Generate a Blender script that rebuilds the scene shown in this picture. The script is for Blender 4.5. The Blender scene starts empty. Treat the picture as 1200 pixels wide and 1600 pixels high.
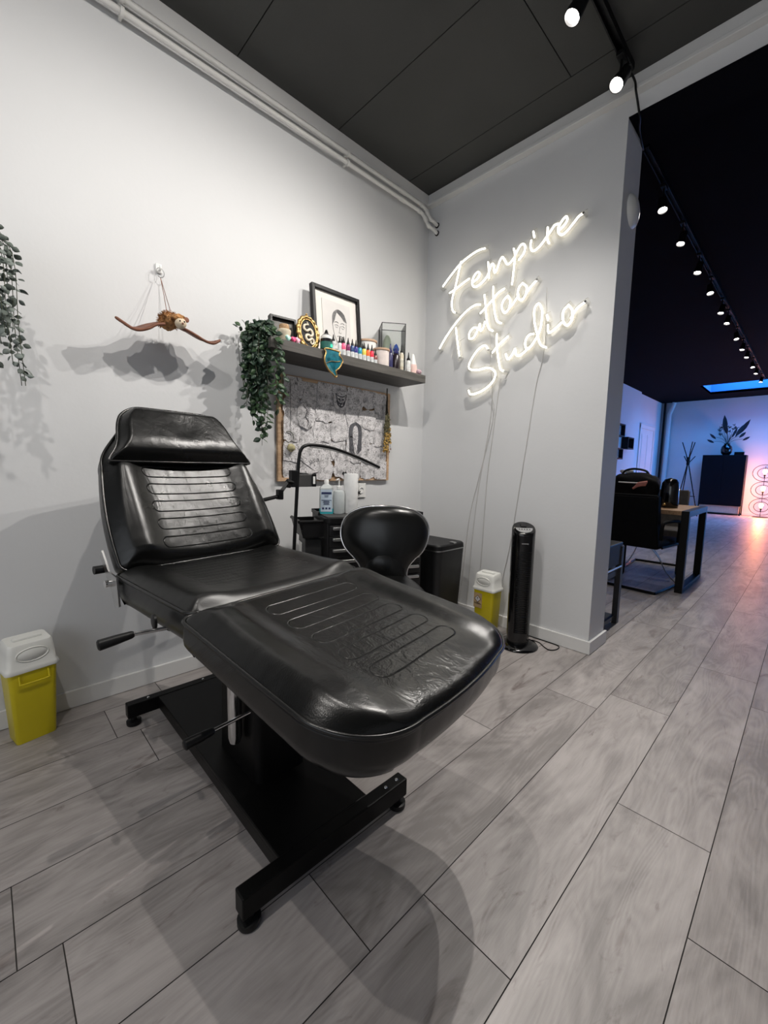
import bpy, bmesh, math, random
from mathutils import Vector, Matrix, noise
R_=random.Random(7)
S=bpy.context.scene; C=S.collection
PI=math.pi
# ---------------- camera ----------------
cd=bpy.data.cameras.new('camera'); cam=bpy.data.objects.new('camera',cd); C.objects.link(cam); S.camera=cam
cd.sensor_fit='HORIZONTAL'; cd.sensor_width=36; cd.lens=36*647.6/1200; cd.clip_start=.02
r=Vector((0.71911,-0.69460,0.02036)); u=Vector((0.06117,0.09245,0.99384)); f=Vector((0.69220,0.71343,-0.10897))
cam.matrix_world=Matrix(((r.x,u.x,-f.x,-2.5648),(r.y,u.y,-f.y,-2.218),(r.z,u.z,-f.z,1.1),(0,0,0,1)))
# ---------------- world, view ----------------
w=bpy.data.worlds.new('world'); S.world=w; w.use_nodes=True
w.node_tree.nodes['Background'].inputs[0].default_value=(.10,.22,.75,1); w.node_tree.nodes['Background'].inputs[1].default_value=.25
S.view_settings.view_transform='Standard'; S.view_settings.look='None'; S.view_settings.gamma=1
S.view_settings.use_curve_mapping=False; S.view_settings.exposure=0.02
SPOT_W=80; FAR_W=38; NEON_E=4.3; BLUE_W=130; FILL_W=25; LAMP_W=32
# ---------------- helpers ----------------
def link(o): C.objects.link(o); return o
def tag(o,label=None,cat=None,group=None,kind=None):
    if label:o['label']=label
    if cat:o['category']=cat
    if group:o['group']=group
    if kind:o['kind']=kind
    return o
def thing(name,label,cat,loc=(0,0,0),rz=0,group=None):
    o=link(bpy.data.objects.new(name,None)); o.location=loc; o.rotation_euler=(0,0,rz); o.empty_display_size=.05
    return tag(o,label,cat,group)
def obj(name,bm,m,parent=None,loc=(0,0,0),smooth=None,rz=0):
    bmesh.ops.recalc_face_normals(bm,faces=bm.faces)
    me=bpy.data.meshes.new(name); bm.to_mesh(me); bm.free()
    o=link(bpy.data.objects.new(name,me))
    for mm in (m if isinstance(m,(list,tuple)) else [m]): me.materials.append(mm)
    o.location=loc; o.rotation_euler=(0,0,rz)
    if parent: o.parent=parent
    if smooth is not None:
        for p in me.polygons:p.use_smooth=True
        if smooth>0:
            me.set_sharp_from_angle(angle=math.radians(smooth))
    return o
def struct(name,bm,m,parent=None,smooth=None):
    o=obj(name,bm,m,parent,smooth=smooth)
    if not parent:o['kind']='structure'
    return o
def BM(): return bmesh.new()
def box(bm,x0,x1,y0,y1,z0,z1,bev=0,mi=0,M=None,seg=2):
    if x0>x1:x0,x1=x1,x0
    if y0>y1:y0,y1=y1,y0
    if z0>z1:z0,z1=z1,z0
    g=bmesh.ops.create_cube(bm,size=1)
    vs=g['verts']
    for v in vs: v.co=Vector(((x0+x1)/2+v.co.x*(x1-x0),(y0+y1)/2+v.co.y*(y1-y0),(z0+z1)/2+v.co.z*(z1-z0)))
    fs=set(q for v in vs for q in v.link_faces)
    if bev>0:
        es=list(set(e for v in vs for e in v.link_edges))
        res=bmesh.ops.bevel(bm,geom=es,offset=bev,segments=seg,affect='EDGES',profile=.5)
        fs=set(q for q in res['faces'])|set(q for q in fs if q.is_valid); vs=list(set(v for q in fs for v in q.verts))
    for q in fs:q.material_index=mi
    if M is not None:
        for v in vs:v.co=M@v.co
    return vs
def frame(d,up=Vector((0,0,1))):
    d=d.normalized()
    if abs(d.dot(up))>.98: up=Vector((1,0,0))
    a=d.cross(up).normalized(); b=a.cross(d).normalized(); return a,b
def tube(bm,pts,rad,n=10,closed=False,caps=True,mi=0,flat=None):
    pts=[Vector(p) for p in pts]; N=len(pts); rings=[]
    ra=rad if isinstance(rad,(list,tuple)) else [rad]*N
    a=None
    for i,p in enumerate(pts):
        if closed: d=pts[(i+1)%N]-pts[i-1]
        else: d=pts[min(i+1,N-1)]-pts[max(i-1,0)]
        if d.length<1e-9:d=Vector((0,0,1))
        d.normalize()
        if a is None: a,b=frame(d)
        else:
            a=(a-d*a.dot(d)); 
            if a.length<1e-6:a,b=frame(d)
            a.normalize()
        b=d.cross(a)
        rings.append([bm.verts.new(p+(a*math.cos(2*PI*k/n)+b*math.sin(2*PI*k/n))*ra[i]) for k in range(n)])
    for i in range(N if closed else N-1):
        A=rings[i];B=rings[(i+1)%N]
        for k in range(n):
            q=bm.faces.new((A[k],A[(k+1)%n],B[(k+1)%n],B[k])); q.material_index=mi
    if caps and not closed:
        for g in (rings[0][::-1],rings[-1]):
            q=bm.faces.new(g); q.material_index=mi
def cyl(bm,p0,p1,r0,r1=None,n=24,mi=0):
    tube(bm,[p0,p1],[r0,r0 if r1 is None else r1],n=n,mi=mi)
def lathe(bm,prof,c=(0,0,0),n=32,mi=0,M=None,sx=1,sy=1):
    rings=[]
    for (ra,z) in prof:
        if ra<1e-6:
            v=bm.verts.new((c[0],c[1],c[2]+z)); rings.append([v])
        else: rings.append([bm.verts.new((c[0]+sx*ra*math.cos(2*PI*k/n),c[1]+sy*ra*math.sin(2*PI*k/n),c[2]+z)) for k in range(n)])
    for A,B in zip(rings,rings[1:]):
        for k in range(n):
            if len(A)==1 and len(B)==1: continue
            if len(A)==1: q=bm.faces.new((A[0],B[(k+1)%n],B[k]))
            elif len(B)==1: q=bm.faces.new((A[k],A[(k+1)%n],B[0]))
            else: q=bm.faces.new((A[k],A[(k+1)%n],B[(k+1)%n],B[k]))
            q.material_index=mi
    if len(rings[0])>1: bm.faces.new(rings[0][::-1]).material_index=mi
    if len(rings[-1])>1: bm.faces.new(rings[-1]).material_index=mi
    if M is not None:
        for g in rings:
            for v in g:v.co=M@v.co
def prism(bm,poly,fn,mi=0):
    """poly 2D list; fn(p,t) -> 3D for t in 0,1"""
    a=[bm.verts.new(fn(p,0)) for p in poly]; b=[bm.verts.new(fn(p,1)) for p in poly]
    n=len(poly)
    for k in range(n): bm.faces.new((a[k],a[(k+1)%n],b[(k+1)%n],b[k])).material_index=mi
    bm.faces.new(a[::-1]).material_index=mi; bm.faces.new(b).material_index=mi
def smoothpath(pts,k=6,closed=False):
    P=[Vector(p) for p in pts]; n=len(P); out=[]
    rng=range(n if closed else n-1)
    for i in rng:
        if closed: p0,p1,p2,p3=P[i-1],P[i],P[(i+1)%n],P[(i+2)%n]
        else: p0,p1,p2,p3=P[max(i-1,0)],P[i],P[i+1],P[min(i+2,n-1)]
        for j in range(k):
            t=j/k
            out.append(.5*((2*p1)+(p2-p0)*t+(2*p0-5*p1+4*p2-p3)*t*t+(3*p1-p0-3*p2+p3)*t**3))
    if not closed: out.append(P[-1])
    return out
# ---------------- materials ----------------
def mat(name,col,rough=.5,metal=0,nscale=0,namt=0,bump=0,bscale=60,emit=None,es=0,trans=0,spec=.5,coat=0,ior=1.45,stretch=(1,1,1)):
    m=bpy.data.materials.new(name); m.use_nodes=True; t=m.node_tree; b=t.nodes['Principled BSDF']
    b.inputs['Base Color'].default_value=(*col,1); b.inputs['Roughness'].default_value=rough; b.inputs['Metallic'].default_value=metal
    b.inputs['Specular IOR Level'].default_value=spec; b.inputs['Coat Weight'].default_value=coat; b.inputs['IOR'].default_value=ior
    b.inputs['Transmission Weight'].default_value=trans
    if emit: b.inputs['Emission Color'].default_value=(*emit,1); b.inputs['Emission Strength'].default_value=es
    if namt or bump:
        tc=t.nodes.new('ShaderNodeTexCoord'); mp=t.nodes.new('ShaderNodeMapping'); mp.inputs['Scale'].default_value=stretch
        t.links.new(tc.outputs['Object'],mp.inputs[0])
    if namt:
        n=t.nodes.new('ShaderNodeTexNoise'); n.inputs['Scale'].default_value=nscale or 8; n.inputs['Detail'].default_value=5
        t.links.new(mp.outputs[0],n.inputs['Vector'])
        rp=t.nodes.new('ShaderNodeValToRGB')
        rp.color_ramp.elements[0].position=.3; rp.color_ramp.elements[1].position=.7
        rp.color_ramp.elements[0].color=(*[c*(1-namt) for c in col],1); rp.color_ramp.elements[1].color=(*[min(1,c*(1+namt)) for c in col],1)
        t.links.new(n.outputs[0],rp.inputs[0]); t.links.new(rp.outputs[0],b.inputs['Base Color'])
    if bump:
        n=t.nodes.new('ShaderNodeTexNoise'); n.inputs['Scale'].default_value=bscale; n.inputs['Detail'].default_value=4
        t.links.new(mp.outputs[0],n.inputs['Vector'])
        bp=t.nodes.new('ShaderNodeBump'); bp.inputs['Strength'].default_value=bump; bp.inputs['Distance'].default_value=.002
        t.links.new(n.outputs[0],bp.inputs['Height']); t.links.new(bp.outputs[0],b.inputs['Normal'])
    return m
def math_(t,op,*a,clamp=False):
    n=t.nodes.new('ShaderNodeMath'); n.operation=op; n.use_clamp=clamp
    for i,x in enumerate(a):
        if isinstance(x,(int,float)): n.inputs[i].default_value=x
        else: t.links.new(x,n.inputs[i])
    return n.outputs[0]
M={}
M['wall']=mat('wall_paint',(.66,.665,.67),.62,nscale=1.5,namt=.02,bump=.25,bscale=45)
M['trim']=mat('white_trim',(.72,.715,.70),.4,nscale=3,namt=.02)
M['pipe']=mat('pipe_paint',(.74,.73,.70),.35,nscale=12,namt=.03)
M['ceil']=mat('charcoal_ceiling',(.052,.053,.050),.75,nscale=3,namt=.06,bump=.3,bscale=120)
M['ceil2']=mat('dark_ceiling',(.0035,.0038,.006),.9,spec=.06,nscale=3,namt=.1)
M['black']=mat('black_metal',(.004,.004,.0045),.38,spec=.3,nscale=20,namt=.1,bump=.1,bscale=300)
M['base']=mat('black_powdercoat',(.0025,.0025,.0026),.40,nscale=40,namt=.2,bump=.15,bscale=500,spec=.2)
M['plastic']=mat('black_plastic',(.006,.006,.0065),.42,spec=.3,nscale=20,namt=.1)
M['gloss']=mat('black_gloss',(.003,.003,.0035),.14,nscale=20,namt=.1,coat=.3)
M['chrome']=mat('chrome',(.8,.8,.8),.12,metal=1,nscale=30,namt=.03)
M['steel']=mat('brushed_steel',(.55,.55,.55),.3,metal=1,nscale=30,namt=.05)
M['whiteplastic']=mat('white_plastic',(.78,.78,.76),.35,nscale=20,namt=.02)
M['lens']=mat('lamp_lens',(1,1,1),.3,emit=(1,.95,.90),es=28,nscale=4,namt=.01)
def leather(name,slots=None,wr=.5,rough=.24,wpos=(0,.3),cst=(2.0,1.3,.5)):
    """slots: (n, pitch, halfwidth, radius, s0) stadium shaped quilting rows across the cushion; uv in metres"""
    m=bpy.data.materials.new(name); m.use_nodes=True; t=m.node_tree; b=t.nodes['Principled BSDF']
    b.inputs['Base Color'].default_value=(.0035,.0037,.0036,1); b.inputs['Specular IOR Level'].default_value=.42
    tc=t.nodes.new('ShaderNodeTexCoord')
    nz=t.nodes.new('ShaderNodeTexNoise'); nz.inputs['Scale'].default_value=6; nz.inputs['Detail'].default_value=4; t.links.new(tc.outputs['UV'],nz.inputs['Vector'])
    mr=t.nodes.new('ShaderNodeMapRange'); mr.inputs['To Min'].default_value=rough-.06; mr.inputs['To Max'].default_value=rough+.1
    t.links.new(nz.outputs[0],mr.inputs[0]); t.links.new(mr.outputs[0],b.inputs['Roughness'])
    sx=t.nodes.new('ShaderNodeSeparateXYZ'); t.links.new(tc.outputs['UV'],sx.inputs[0])
    # fine grain
    g=t.nodes.new('ShaderNodeTexVoronoi'); g.inputs['Scale'].default_value=420; t.links.new(tc.outputs['UV'],g.inputs['Vector'])
    h=math_(t,'MULTIPLY',g.outputs['Distance'],.00012)
    # creases, strongest in the middle
    n2=t.nodes.new('ShaderNodeTexNoise'); n2.inputs['Scale'].default_value=8; n2.inputs['Detail'].default_value=4; n2.inputs['Distortion'].default_value=1.2; n2.inputs['Roughness'].default_value=.62
    mp=t.nodes.new('ShaderNodeMapping'); mp.inputs['Scale'].default_value=(cst[0],cst[1],1); mp.inputs['Rotation'].default_value=(0,0,cst[2]); t.links.new(tc.outputs['UV'],mp.inputs[0]); t.links.new(mp.outputs[0],n2.inputs['Vector'])
    du=math_(t,'DIVIDE',math_(t,'SUBTRACT',sx.outputs[0],wpos[0]),.24); dv=math_(t,'DIVIDE',math_(t,'SUBTRACT',sx.outputs[1],wpos[1]),.26)
    rr=math_(t,'ADD',math_(t,'MULTIPLY',du,du),math_(t,'MULTIPLY',dv,dv))
    mask=math_(t,'SUBTRACT',1.15,rr,clamp=True)
    h=math_(t,'ADD',h,math_(t,'MULTIPLY',math_(t,'MULTIPLY',n2.outputs[0],mask),.0042*wr))
    n3=t.nodes.new('ShaderNodeTexNoise'); n3.inputs['Scale'].default_value=5; n3.inputs['Detail'].default_value=3; t.links.new(tc.outputs['UV'],n3.inputs['Vector'])
    h=math_(t,'ADD',h,math_(t,'MULTIPLY',n3.outputs[0],.006))
    n4=t.nodes.new('ShaderNodeTexNoise'); n4.inputs['Scale'].default_value=75; n4.inputs['Detail'].default_value=3; t.links.new(tc.outputs['UV'],n4.inputs['Vector'])
    h=math_(t,'ADD',h,math_(t,'MULTIPLY',math_(t,'MULTIPLY',n4.outputs[0],mask),.00085*wr))
    if slots:
        n,pitch,hw,rad,s0=slots
        tt=math_(t,'SUBTRACT',sx.outputs[1],s0)
        md=math_(t,'SUBTRACT',math_(t,'MODULO',math_(t,'ADD',tt,10*pitch),pitch),pitch/2)
        ax=math_(t,'MAXIMUM',math_(t,'SUBTRACT',math_(t,'ABSOLUTE',sx.outputs[0]),hw),0)
        d=math_(t,'SUBTRACT',math_(t,'SQRT',math_(t,'ADD',math_(t,'MULTIPLY',ax,ax),math_(t,'MULTIPLY',md,md))),rad)
        d=math_(t,'ABSOLUTE',d)
        gr=math_(t,'SUBTRACT',1,math_(t,'DIVIDE',d,.0028),clamp=True)
        rng=math_(t,'MULTIPLY',math_(t,'GREATER_THAN',tt,0),math_(t,'LESS_THAN',tt,n*pitch))
        gr=math_(t,'MULTIPLY',gr,rng)
        h=math_(t,'SUBTRACT',h,math_(t,'MULTIPLY',gr,.0016))
    bp=t.nodes.new('ShaderNodeBump'); bp.inputs['Strength'].default_value=1; bp.inputs['Distance'].default_value=1
    t.links.new(h,bp.inputs['Height']); t.links.new(bp.outputs[0],b.inputs['Normal'])
    return m
def glass(name,tint=(1,1,1),a=.12,rough=.02,ior=1.28):
    m=bpy.data.materials.new(name); m.use_nodes=True; t=m.node_tree; t.nodes.clear()
    o=t.nodes.new('ShaderNodeOutputMaterial'); mx=t.nodes.new('ShaderNodeMixShader'); tr=t.nodes.new('ShaderNodeBsdfTransparent'); gl=t.nodes.new('ShaderNodeBsdfGlossy')
    fr=t.nodes.new('ShaderNodeFresnel'); fr.inputs[0].default_value=ior
    tr.inputs[0].default_value=(*tint,1); gl.inputs['Roughness'].default_value=rough
    s=math_(t,'ADD',fr.outputs[0],a,clamp=True)
    t.links.new(s,mx.inputs[0]); t.links.new(tr.outputs[0],mx.inputs[1]); t.links.new(gl.outputs[0],mx.inputs[2]); t.links.new(mx.outputs[0],o.inputs[0])
    return m
M['glass']=glass('clear_glass',(.98,.99,.985),.0,.01,1.5)
M['acrylic']=glass('clear_acrylic',(.985,.98,.96),0,.25)
M['neon']=mat('neon_tube',(1,1,1),.3,emit=(1,.93,.80),es=NEON_E,nscale=4,namt=.01)
# floor
def floor_mat():
    m=bpy.data.materials.new('grey_oak_laminate'); m.use_nodes=True; t=m.node_tree; b=t.nodes['Principled BSDF']
    uv=t.nodes.new('ShaderNodeUVMap'); uv.uv_map='UVMap'; at=t.nodes.new('ShaderNodeAttribute'); at.attribute_name='plank'
    sp=t.nodes.new('ShaderNodeSeparateColor'); t.links.new(at.outputs['Color'],sp.inputs[0])
    cb=t.nodes.new('ShaderNodeCombineXYZ'); su=t.nodes.new('ShaderNodeSeparateXYZ'); t.links.new(uv.outputs[0],su.inputs[0])
    t.links.new(su.outputs[0],cb.inputs[0]); t.links.new(su.outputs[1],cb.inputs[1]); t.links.new(math_(t,'MULTIPLY',sp.outputs[0],40),cb.inputs[2])
    def noise_(sc,st,det,dist,rough=.55):
        mp=t.nodes.new('ShaderNodeMapping'); mp.inputs['Scale'].default_value=st; t.links.new(cb.outputs[0],mp.inputs[0])
        n=t.nodes.new('ShaderNodeTexNoise'); n.inputs['Scale'].default_value=sc; n.inputs['Detail'].default_value=det; n.inputs['Distortion'].default_value=dist; n.inputs['Roughness'].default_value=rough
        t.links.new(mp.outputs[0],n.inputs['Vector']); return n.outputs[0]
    big=noise_(3.2,(.7,2.2,1),5,1.2)
    # cathedral grain : contour lines of a stretched field
    fld=noise_(1.6,(.55,3.2,1),2,.6)
    ring=math_(t,'FRACT',math_(t,'MULTIPLY',fld,22)); ring=math_(t,'ABSOLUTE',math_(t,'SUBTRACT',ring,.5))
    fine=noise_(60,(.16,3,1),5,.3,.7)
    knot=noise_(4.2,(.9,2.3,1),5,2.2,.6)
    kn=t.nodes.new('ShaderNodeMapRange'); kn.inputs['From Min'].default_value=.60; kn.inputs['From Max'].default_value=.76; t.links.new(knot,kn.inputs[0])
    rp=t.nodes.new('ShaderNodeValToRGB'); e=rp.color_ramp.elements
    e[0].position=.28; e[0].color=(.225,.205,.196,1); e[1].position=.70; e[1].color=(.435,.400,.386,1)
    q=rp.color_ramp.elements.new(.48); q.color=(.335,.306,.294,1)
    v=math_(t,'ADD',big,math_(t,'MULTIPLY',math_(t,'SUBTRACT',fine,.5),.32))
    v=math_(t,'ADD',v,math_(t,'MULTIPLY',math_(t,'SUBTRACT',ring,.25),.20))
    v=math_(t,'ADD',v,math_(t,'MULTIPLY',math_(t,'SUBTRACT',sp.outputs[1],.5),.16))
    t.links.new(v,rp.inputs[0])
    mx=t.nodes.new('ShaderNodeMix'); mx.data_type='RGBA'; mx.blend_type='MULTIPLY'
    t.links.new(math_(t,'MULTIPLY',kn.outputs[0],.8),mx.inputs[0]); t.links.new(rp.outputs[0],mx.inputs[6]); mx.inputs[7].default_value=(.42,.36,.34,1)
    t.links.new(mx.outputs[2],b.inputs['Base Color'])
    r2=t.nodes.new('ShaderNodeMapRange'); r2.inputs['To Min'].default_value=.33; r2.inputs['To Max'].default_value=.5; t.links.new(fine,r2.inputs[0]); t.links.new(r2.outputs[0],b.inputs['Roughness'])
    bp=t.nodes.new('ShaderNodeBump'); bp.inputs['Strength'].default_value=.25; bp.inputs['Distance'].default_value=.001; t.links.new(fine,bp.inputs['Height']); t.links.new(bp.outputs[0],b.inputs['Normal'])
    return m
M['floor']=floor_mat(); M['gap']=mat('plank_gap',(.05,.045,.043),.8,nscale=20,namt=.1)

# ================= ROOM =================
H=3.12; ZL=2.956; W=1.364; T=.256; XF=12.11; Y2=1.056; Y3=1.123; XB=-5.0; YR=-4.6
def build_floor():
    bm=BM(); uvl=bm.loops.layers.uv.new('UVMap'); cl=bm.loops.layers.color.new('plank')
    PW=.2472; PL=1.42; g=.0013
    q=bm.faces.new([bm.verts.new(p) for p in ((XB-.1,YR-.1,-.003),(XF+.1,YR-.1,-.003),(XF+.1,1.3,-.003),(XB-.1,1.3,-.003))]); q.material_index=1
    off={-1:.343,0:.846,1:1.032,2:.315,3:1.416,-4:.683}
    rr=random.Random(3)
    for k in range(-11,14):
        y1=-1.3675-PW*k; y0=y1-PW
        if y0>1.2 or y1<YR: continue
        o=off.get(k, rr.random()*PL)
        i0=int(math.floor((XB-o)/PL)); 
        for i in range(i0,int((XF-o)/PL)+1):
            x0=o+i*PL; x1=x0+PL; a=max(x0,XB); b2=min(x1,XF)
            if b2-a<.02: continue
            rnd=(rr.random(),rr.random(),rr.random(),1)
            vs=[bm.verts.new(p) for p in ((a+g,y0+g,0),(b2-g,y0+g,0),(b2-g,y1-g,0),(a+g,y1-g,0))]
            q=bm.faces.new(vs)
            for lp in q.loops:
                lp[uvl].uv=(lp.vert.co.x-x0,lp.vert.co.y-y0); lp[cl]=rnd
    struct('floor',bm,[M['floor'],M['gap']])
build_floor()
bm=BM(); box(bm,XB,XF,Y2*0+0,0.2,0,H) if False else box(bm,XB,0,0,.2,0,H+.1); struct('wall_left',bm,M['wall'])
bm=BM(); box(bm,0,T,-W,Y2+.02,0,H+.1); box(bm,0,T,YR,-W,ZL,H+.1); struct('wall_partition',bm,M['wall'])
bm=BM(); box(bm,T,9.742,Y2,Y2+.2,0,H+.1); box(bm,9.742,XF,Y3,Y3+.133,0,H+.1); struct('wall_far_left',bm,M['wall'])
bm=BM(); box(bm,XF,XF+.15,YR,Y3+.1,0,H+.1); struct('wall_far',bm,M['wall'])
bm=BM(); box(bm,XB,XF+.15,YR-.15,YR,0,H+.1); struct('wall_right',bm,M['wall'])
bm=BM(); box(bm,XB-.15,XB,YR-.15,.2,0,H+.1); struct('wall_rear',bm,M['wall'])
# near ceiling: panels with joints
bm=BM(); box(bm,XB,0,YR,0,H+.012,H+.05)
edges=[0,-.25]+[-.25-.635*k for k in range(1,9)]
for i,(a,b) in enumerate(zip(edges,edges[1:])):
    b=max(b,XB)
    ys=[0,-1.154 if i%2 else -2.4,-3.55,YR] if i else [0,YR]
    for c_,d_ in zip(ys,ys[1:]): box(bm,b+.0025,a-.0025,d_+.0025,c_-.0025,H,H+.014)
struct('ceiling',bm,M['ceil'])
# far ceiling with the skylight shaft
bm=BM(); SX0,SX1,SY0,SY1=9.70,11.15,-3.2,-.15; HF=3.131
for a in ((T,SX0,YR,Y3+.1),(SX1,XF,YR,Y3+.1),(SX0,SX1,YR,SY0),(SX0,SX1,SY1,Y3+.1)): box(bm,*a,HF,HF+.06)
struct('ceiling_back',bm,M['ceil2'])
M['shaft']=mat('skylight_shaft_paint',(.10,.20,.42),.6,nscale=4,namt=.03)
bm=BM()
for a in ((SX0-.03,SX0,SY0,SY1),(SX1,SX1+.03,SY0,SY1),(SX0,SX1,SY0-.03,SY0),(SX0,SX1,SY1,SY1+.03)): box(bm,*a,HF+.001,HF+.75)
sk=struct('window_1',bm,M['shaft'])
M['dusk']=mat('dusk_sky_dome',(.02,.1,.4),.5,emit=(.02,.14,.55),es=.7,nscale=2,namt=.05)
bm=BM(); box(bm,SX0,SX1,SY0,SY1,HF+.75,HF+.77); struct('skylight_dome',bm,M['dusk'],sk)
# black soffit board under the lintel
bm=BM(); box(bm,.001,T+.012,YR,-W-.001,ZL-.006,ZL-.0005); struct('trim_3',bm,M['ceil2'])
# cornices
bm=BM(); box(bm,XB,0,-.022,0,H-.075,H,.002); struct('trim_1',bm,M['trim'])
bm=BM(); box(bm,-.036,0,YR,-.022,H-.062,H,.002); box(bm,-.050,0,YR,-.022,H-.082,H-.062,.003); struct('trim_2',bm,M['trim'])
# baseboards
bt=.0159; hb=.0793
bm=BM(); box(bm,XB,0,-bt,0,.002,hb,.0015); struct('baseboard_left',bm,M['trim'])
bm=BM(); box(bm,-bt,0,-W-bt,-bt,.002,hb,.0015); box(bm,0,T+bt,-W-bt,-W,.002,hb,.0015); struct('baseboard_partition',bm,M['trim'])
bm=BM(); box(bm,XF-.016,XF,YR,Y3,.002,.09); struct('baseboard_far',bm,M['trim'])
# heating pipes along the left wall: two things
def pipes():
    rp=.0125
    def run(z,zend,yend,lab,dx):
        t=thing('heating_pipe',lab,'pipe',(-1,-.045,z),0)
        L=lambda x,y,zz:(x+1,y+.045,zz-z)
        bm=BM(); path=[L(XB+.1,-.045,z),L(-.16+dx,-.045,z)]
        end=smoothpath([L(-.16+dx,-.045,z),L(-.11+dx,-.05,z-.012),L(-.085+dx,-.06,z-.045),L(-.068+dx,-.075,z-.085),L(-.045,-.085,zend+.01),L(-.004,yend,zend)],5)
        tube(bm,path[:1]+end,rp,12); obj('pipe_run',bm,M['pipe'],t,smooth=50)
        bm=BM()
        cyl(bm,L(-.372,-.045,z),L(-.312,-.045,z),rp+.003,n=16)
        obj('pipe_collar',bm,M['pipe'],t,smooth=50)
        for p,q in ((end[1],end[3]),(end[8],end[11]),(end[14],end[16])):
            bm=BM(); cyl(bm,p,q,rp+.0028,n=16); obj('pipe_fitting',bm,M['pipe'],t,smooth=50)
        for x in (-2.03,-.83,-3.3):
            bm=BM(); lathe(bm,[(rp+.001,-.007),(rp+.006,-.007),(rp+.006,.007),(rp+.001,.007)],n=20,M=Matrix.Translation(L(x,-.045,z))@Matrix.Rotation(PI/2,4,'Y'))
            box(bm,L(x,0,0)[0]-.006,L(x,0,0)[0]+.006,.012,.0435,-.006,.006)
            obj('pipe_clip',bm,M['pipe'],t,smooth=40)
        bm=BM(); lathe(bm,[(.0135,-.001),(.019,-.001),(.019,.004),(.0135,.004)],n=24,M=Matrix.Translation(L(-.003,yend,zend))@Matrix.Rotation(PI/2,4,'Y'))
        obj('wall_sleeve',bm,M['black'],t)
    run(3.003,2.90,-.085,'upper white heating pipe running under the cornice of the left wall',.0)
    run(2.952,2.845,-.085,'lower white heating pipe running along the left wall, clipped beneath the other',-.02)
pipes()
# round white dome on the reveal of the partition
bm=BM(); lathe(bm,[(.0,.032),(.03,.031),(.06,.024),(.08,.012),(.088,0)],n=40,M=Matrix.Translation((.165,-W,2.56))@Matrix.Rotation(PI/2,4,'X'))
d=obj('wall_dome',bm,M['whiteplastic'],smooth=60); tag(d,'round white dome fitted on the narrow end face of the neon wall','alarm')
# socket
t=thing('wall_socket','white double wall socket below the sketch board on the left wall','socket',(-.68,-.001,.93))
bm=BM(); box(bm,-.072,.072,-.010,0,-.050,.050,.003); obj('cover_plate',bm,M['whiteplastic'],t)
bm=BM()
for sx in(-.028,.028): lathe(bm,[(.019,0),(.019,.006),(.021,.006),(.021,0)],n=24,M=Matrix.Translation((sx,-.009,0))@Matrix.Rotation(PI/2,4,'X'))
obj('socket_ring',bm,M['trim'],t)
# ================= TRACK LIGHTS =================
def track(label,x0,x1,y,z):
    t=thing('light_track',label,'light track',((x0+x1)/2,y,z))
    bm=BM(); l=(x1-x0)/2
    box(bm,-l,l,-.018,-.012,-.033,0); box(bm,-l,l,.012,.018,-.033,0); box(bm,-l,l,-.012,.012,-.012,0)
    obj('rail',bm,M['black'],t)
    bm=BM(); box(bm,l,l+.05,-.02,.02,-.036,0,.002); obj('end_feed',bm,M['plastic'],t)
    return t
TY=-1.39
track('black ceiling track above the treatment chair, nearest the camera',-4.4,-.16,TY,H-.001)
track('long black ceiling track running away across the back room',.55,9.3,-1.30,HF-.001)
def spot_head(name,loc,aim,label,power,group=None,size=.034,cone=160,col=(1,.955,.90),zt=None):
    """head hangs from the track on an adapter; loc = centre of the head"""
    t=thing(name,label,'spotlight',loc,0,group)
    d=(Vector(aim)-Vector(loc)).normalized(); q=d.to_track_quat('Z','Y').to_matrix().to_4x4()
    top=(zt or H)-.034-loc[2]; dy=TY-loc[1] if loc[0]<0 else -1.30-loc[1]
    bm=BM(); box(bm,-.035,.035,dy-.016,dy+.016,top-.022,top,.003); obj('adapter',bm,M['plastic'],t)
    bm=BM(); tube(bm,smoothpath([(0,dy,top-.02),(0,dy,top-.05),(0,dy*.6+.0,.045),(0,.0,.034)],4),.006,8); obj('arm',bm,M['black'],t)
    bm=BM(); s=size; lathe(bm,[(s*.55,-.075),(s*.8,-.07),(s*.9,-.02),(s,.012),(s,.030),(s*.9,.030),(s*.86,.016),(s*.5,.012)],n=28,M=q); obj('lamp_head',bm,M['black'],t,smooth=40)
    bm=BM(); lathe(bm,[(s*.84,.0165),(s*.84,.019),(s*.4,.024),(0,.026)],n=28,M=q); obj('lens',bm,M['lens'],t,smooth=40)
    ld=bpy.data.lights.new('lamp_light','SPOT'); ld.energy=power; ld.spot_size=math.radians(cone); ld.spot_blend=1.0; ld.shadow_soft_size=.012; ld.color=col
    lo=link(bpy.data.objects.new('lamp_light',ld)); lo.parent=t; lo.matrix_local=Matrix.Translation(d*.05)@d.to_track_quat('-Z','Y').to_matrix().to_4x4()
    return t
spot_head('track_spotlight',(-.233,-1.385,2.975),(-1.95,-.80,.5),'glowing track spotlight closest to the neon wall, beside the hanging cable',SPOT_W*.85,cone=118)
spot_head('track_spotlight',(-.70,-1.362,2.97),(-1.75,-.55,.5),'large bright track spotlight cut by the top edge of the photo',SPOT_W*1.2)
spot_head('track_spotlight',(-1.92,-1.37,2.97),(-1.75,-.30,.8),'track spotlight directly above the treatment chair',SPOT_W*.62)
spot_head('track_spotlight',(-2.75,-1.37,2.97),(-2.4,-.35,.8),'track spotlight above the left end of the room',SPOT_W*.5)
spot_head('track_spotlight',(-3.6,-1.40,2.97),(-2.2,-2.6,0),'rearmost track spotlight at the back end of the near track',SPOT_W*.3)
ordn=['first','second','third','fourth','fifth','sixth','seventh','eighth','ninth','tenth','eleventh','twelfth']
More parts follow.
